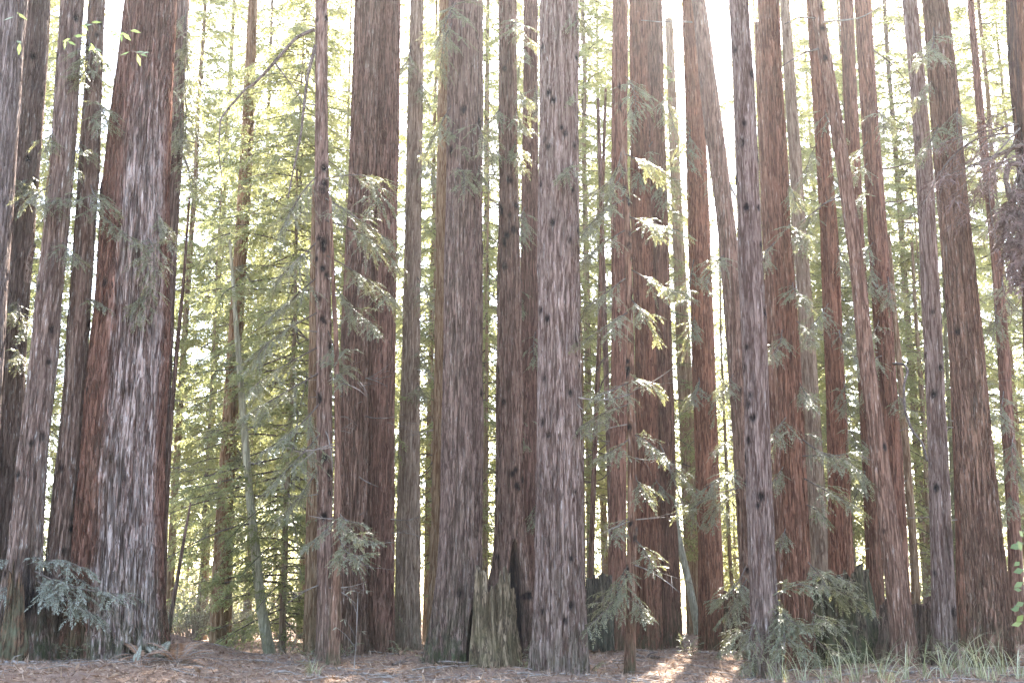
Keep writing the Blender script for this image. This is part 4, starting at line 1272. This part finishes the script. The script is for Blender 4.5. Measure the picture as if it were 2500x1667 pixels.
# ------------------------------------------------------------------ understory brush
def shrub(seed, H, W, nst, mat, label, name='shrub', leaf=(0.10, 0.045)):
    r = np.random.default_rng(seed)
    f = Fol(seed)
    e = thing(name, (0, 0, 0), label, 'shrub', 'pale brush behind the trunks')
    for k in range(nst):
        a = r.uniform(0, 6.28)
        lean = r.uniform(0.15, 1.0)
        L = H * r.uniform(0.6, 1.15)
        t = np.linspace(0, 1, 7)
        b = np.array([math.cos(a), math.sin(a), 0])
        pts = np.array([0, 0, 0]) + b * (W * 0.15 + W * lean * t[:, None] ** 1.4) * 0.6 + np.array([0, 0, 1.0]) * (L * (t - 0.35 * lean * t ** 2))[:, None]
        pts += np.cumsum(r.normal(0, 0.03, (7, 3)), axis=0)
        f.tube(pts, 0.012 * (1 - 0.8 * t) + 0.002, 1, 3)
        for _ in range(7):
            tq = r.uniform(0.25, 1)
            p = np.array([np.interp(tq, t, pts[:, c]) for c in range(3)])
            d = r.normal(0, 1, 3)
            d[2] = abs(d[2]) * 0.4
            d /= np.linalg.norm(d)
            tl = r.uniform(0.25, 0.7)
            f.tube(np.stack([p, p + d * tl * 0.5, p + d * tl - np.array([0, 0, 0.1 * tl])]), [0.005, 0.004, 0.002], 1, 3)
            m = 9
            tt = r.uniform(0.2, 1, m)[:, None]
            ld = d + r.normal(0, 0.7, (m, 3))
            ld /= np.linalg.norm(ld, axis=1, keepdims=True)
            f.blades(p + d * tl * tt, ld, np.array([0, 0, 1.0]) + r.normal(0, 0.6, (m, 3)), leaf[0] * r.uniform(0.6, 1.3, m), leaf[1] * r.uniform(0.6, 1.3, m), r.uniform(0, 1, m))
    f.build('foliage', [mat, DEAD], e)
    return e


sh = [shrub(61, 2.6, 2.2, 34, LEAF_BRUSH, 'pale tangled brush growing low behind the redwood trunks'),
      shrub(62, 1.8, 2.0, 36, LEAF_BRUSH, 'pale tangled brush growing low behind the redwood trunks'),
      shrub(63, 3.4, 2.0, 30, LEAF_FAR, 'pale tangled brush growing low behind the redwood trunks')]
us = set()
for k in range(95):
    y = 42 + 24 * br.uniform() ** 1.2
    half = y * 0.41 * 1.12
    x = br.uniform(-half, half)
    if blocked(x, y, 1.2) and y < 50:
        continue
    q = int(br.integers(0, 3))
    o = copy_tree(sh[q]) if q in us else sh[q]
    us.add(q)
    o.location = (x, y, float(ground_z(np.array([x]), np.array([y]))[0]) - 0.05)
    o.rotation_euler = (0, 0, br.uniform(0, 6.28))
    s = br.uniform(0.7, 1.25)
    o.scale = (s, s, s)

# ------------------------------------------------------------------ world, sun, haze
w = bpy.data.worlds.new('World')
C.world = w
w.use_nodes = True
nt = w.node_tree
nt.nodes.clear()
sky = nt.nodes.new('ShaderNodeTexSky')
sky.sky_type = 'NISHITA'
sky.sun_disc = False
sky.sun_elevation = SUN_EL
sky.sun_rotation = SUN_AZ
sky.dust_density = 2.0
sky.ozone_density = 0.3
bg = nt.nodes.new('ShaderNodeBackground')
bg.inputs['Strength'].default_value = 0.13
ow = nt.nodes.new('ShaderNodeOutputWorld')
nt.links.new(sky.outputs[0], bg.inputs[0])
nt.links.new(bg.outputs[0], ow.inputs[0])
sl = bpy.data.lights.new('sun', 'SUN')
sl.energy = 5.0
sl.angle = R(0.53)
sl.color = (1.0, 0.95, 0.86)
so = bpy.data.objects.new('sun', sl)
so.rotation_euler = Vector(SD).to_track_quat('Z', 'Y').to_euler()
so.location = (10, 40, 50)
COL.objects.link(so)

HAZE = 0.00022
if HAZE:
    m = bpy.data.materials.new('haze_air')
    nt = nodes(m)
    pv = nt.nodes.new('ShaderNodeVolumePrincipled')
    pv.inputs['Color'].default_value = (0.97, 0.97, 0.97, 1)
    pv.inputs['Density'].default_value = HAZE
    pv.inputs['Anisotropy'].default_value = 0.8
    om = nt.nodes.new('ShaderNodeOutputMaterial')
    nt.links.new(pv.outputs[0], om.inputs['Volume'])
    x0, x1, y0, y1, z0, z1 = -175, 175, -35, 256, -2.5, 48
    V = [(x, y, z) for x in (x0, x1) for y in (y0, y1) for z in (z0, z1)]
    Q = [(0, 1, 3, 2), (4, 6, 7, 5), (0, 4, 5, 1), (2, 3, 7, 6), (0, 2, 6, 4), (1, 5, 7, 3)]
    o = mesh_obj('haze', V, np.array(Q), m)
    props(o, 'thin bright haze in the air between the trunks', 'haze', kind='stuff')

# ------------------------------------------------------------------ render settings
C.view_settings.view_transform = 'Standard'
C.view_settings.look = 'None'
C.view_settings.gamma = 1.0
C.view_settings.exposure = 3.7
C.cycles.max_bounces = 8
C.cycles.diffuse_bounces = 4
C.cycles.transmission_bounces = 4
C.cycles.transparent_max_bounces = 4
C.cycles.volume_bounces = 1
C.cycles.use_denoising = True
C.cycles.sample_clamp_indirect = 8.0
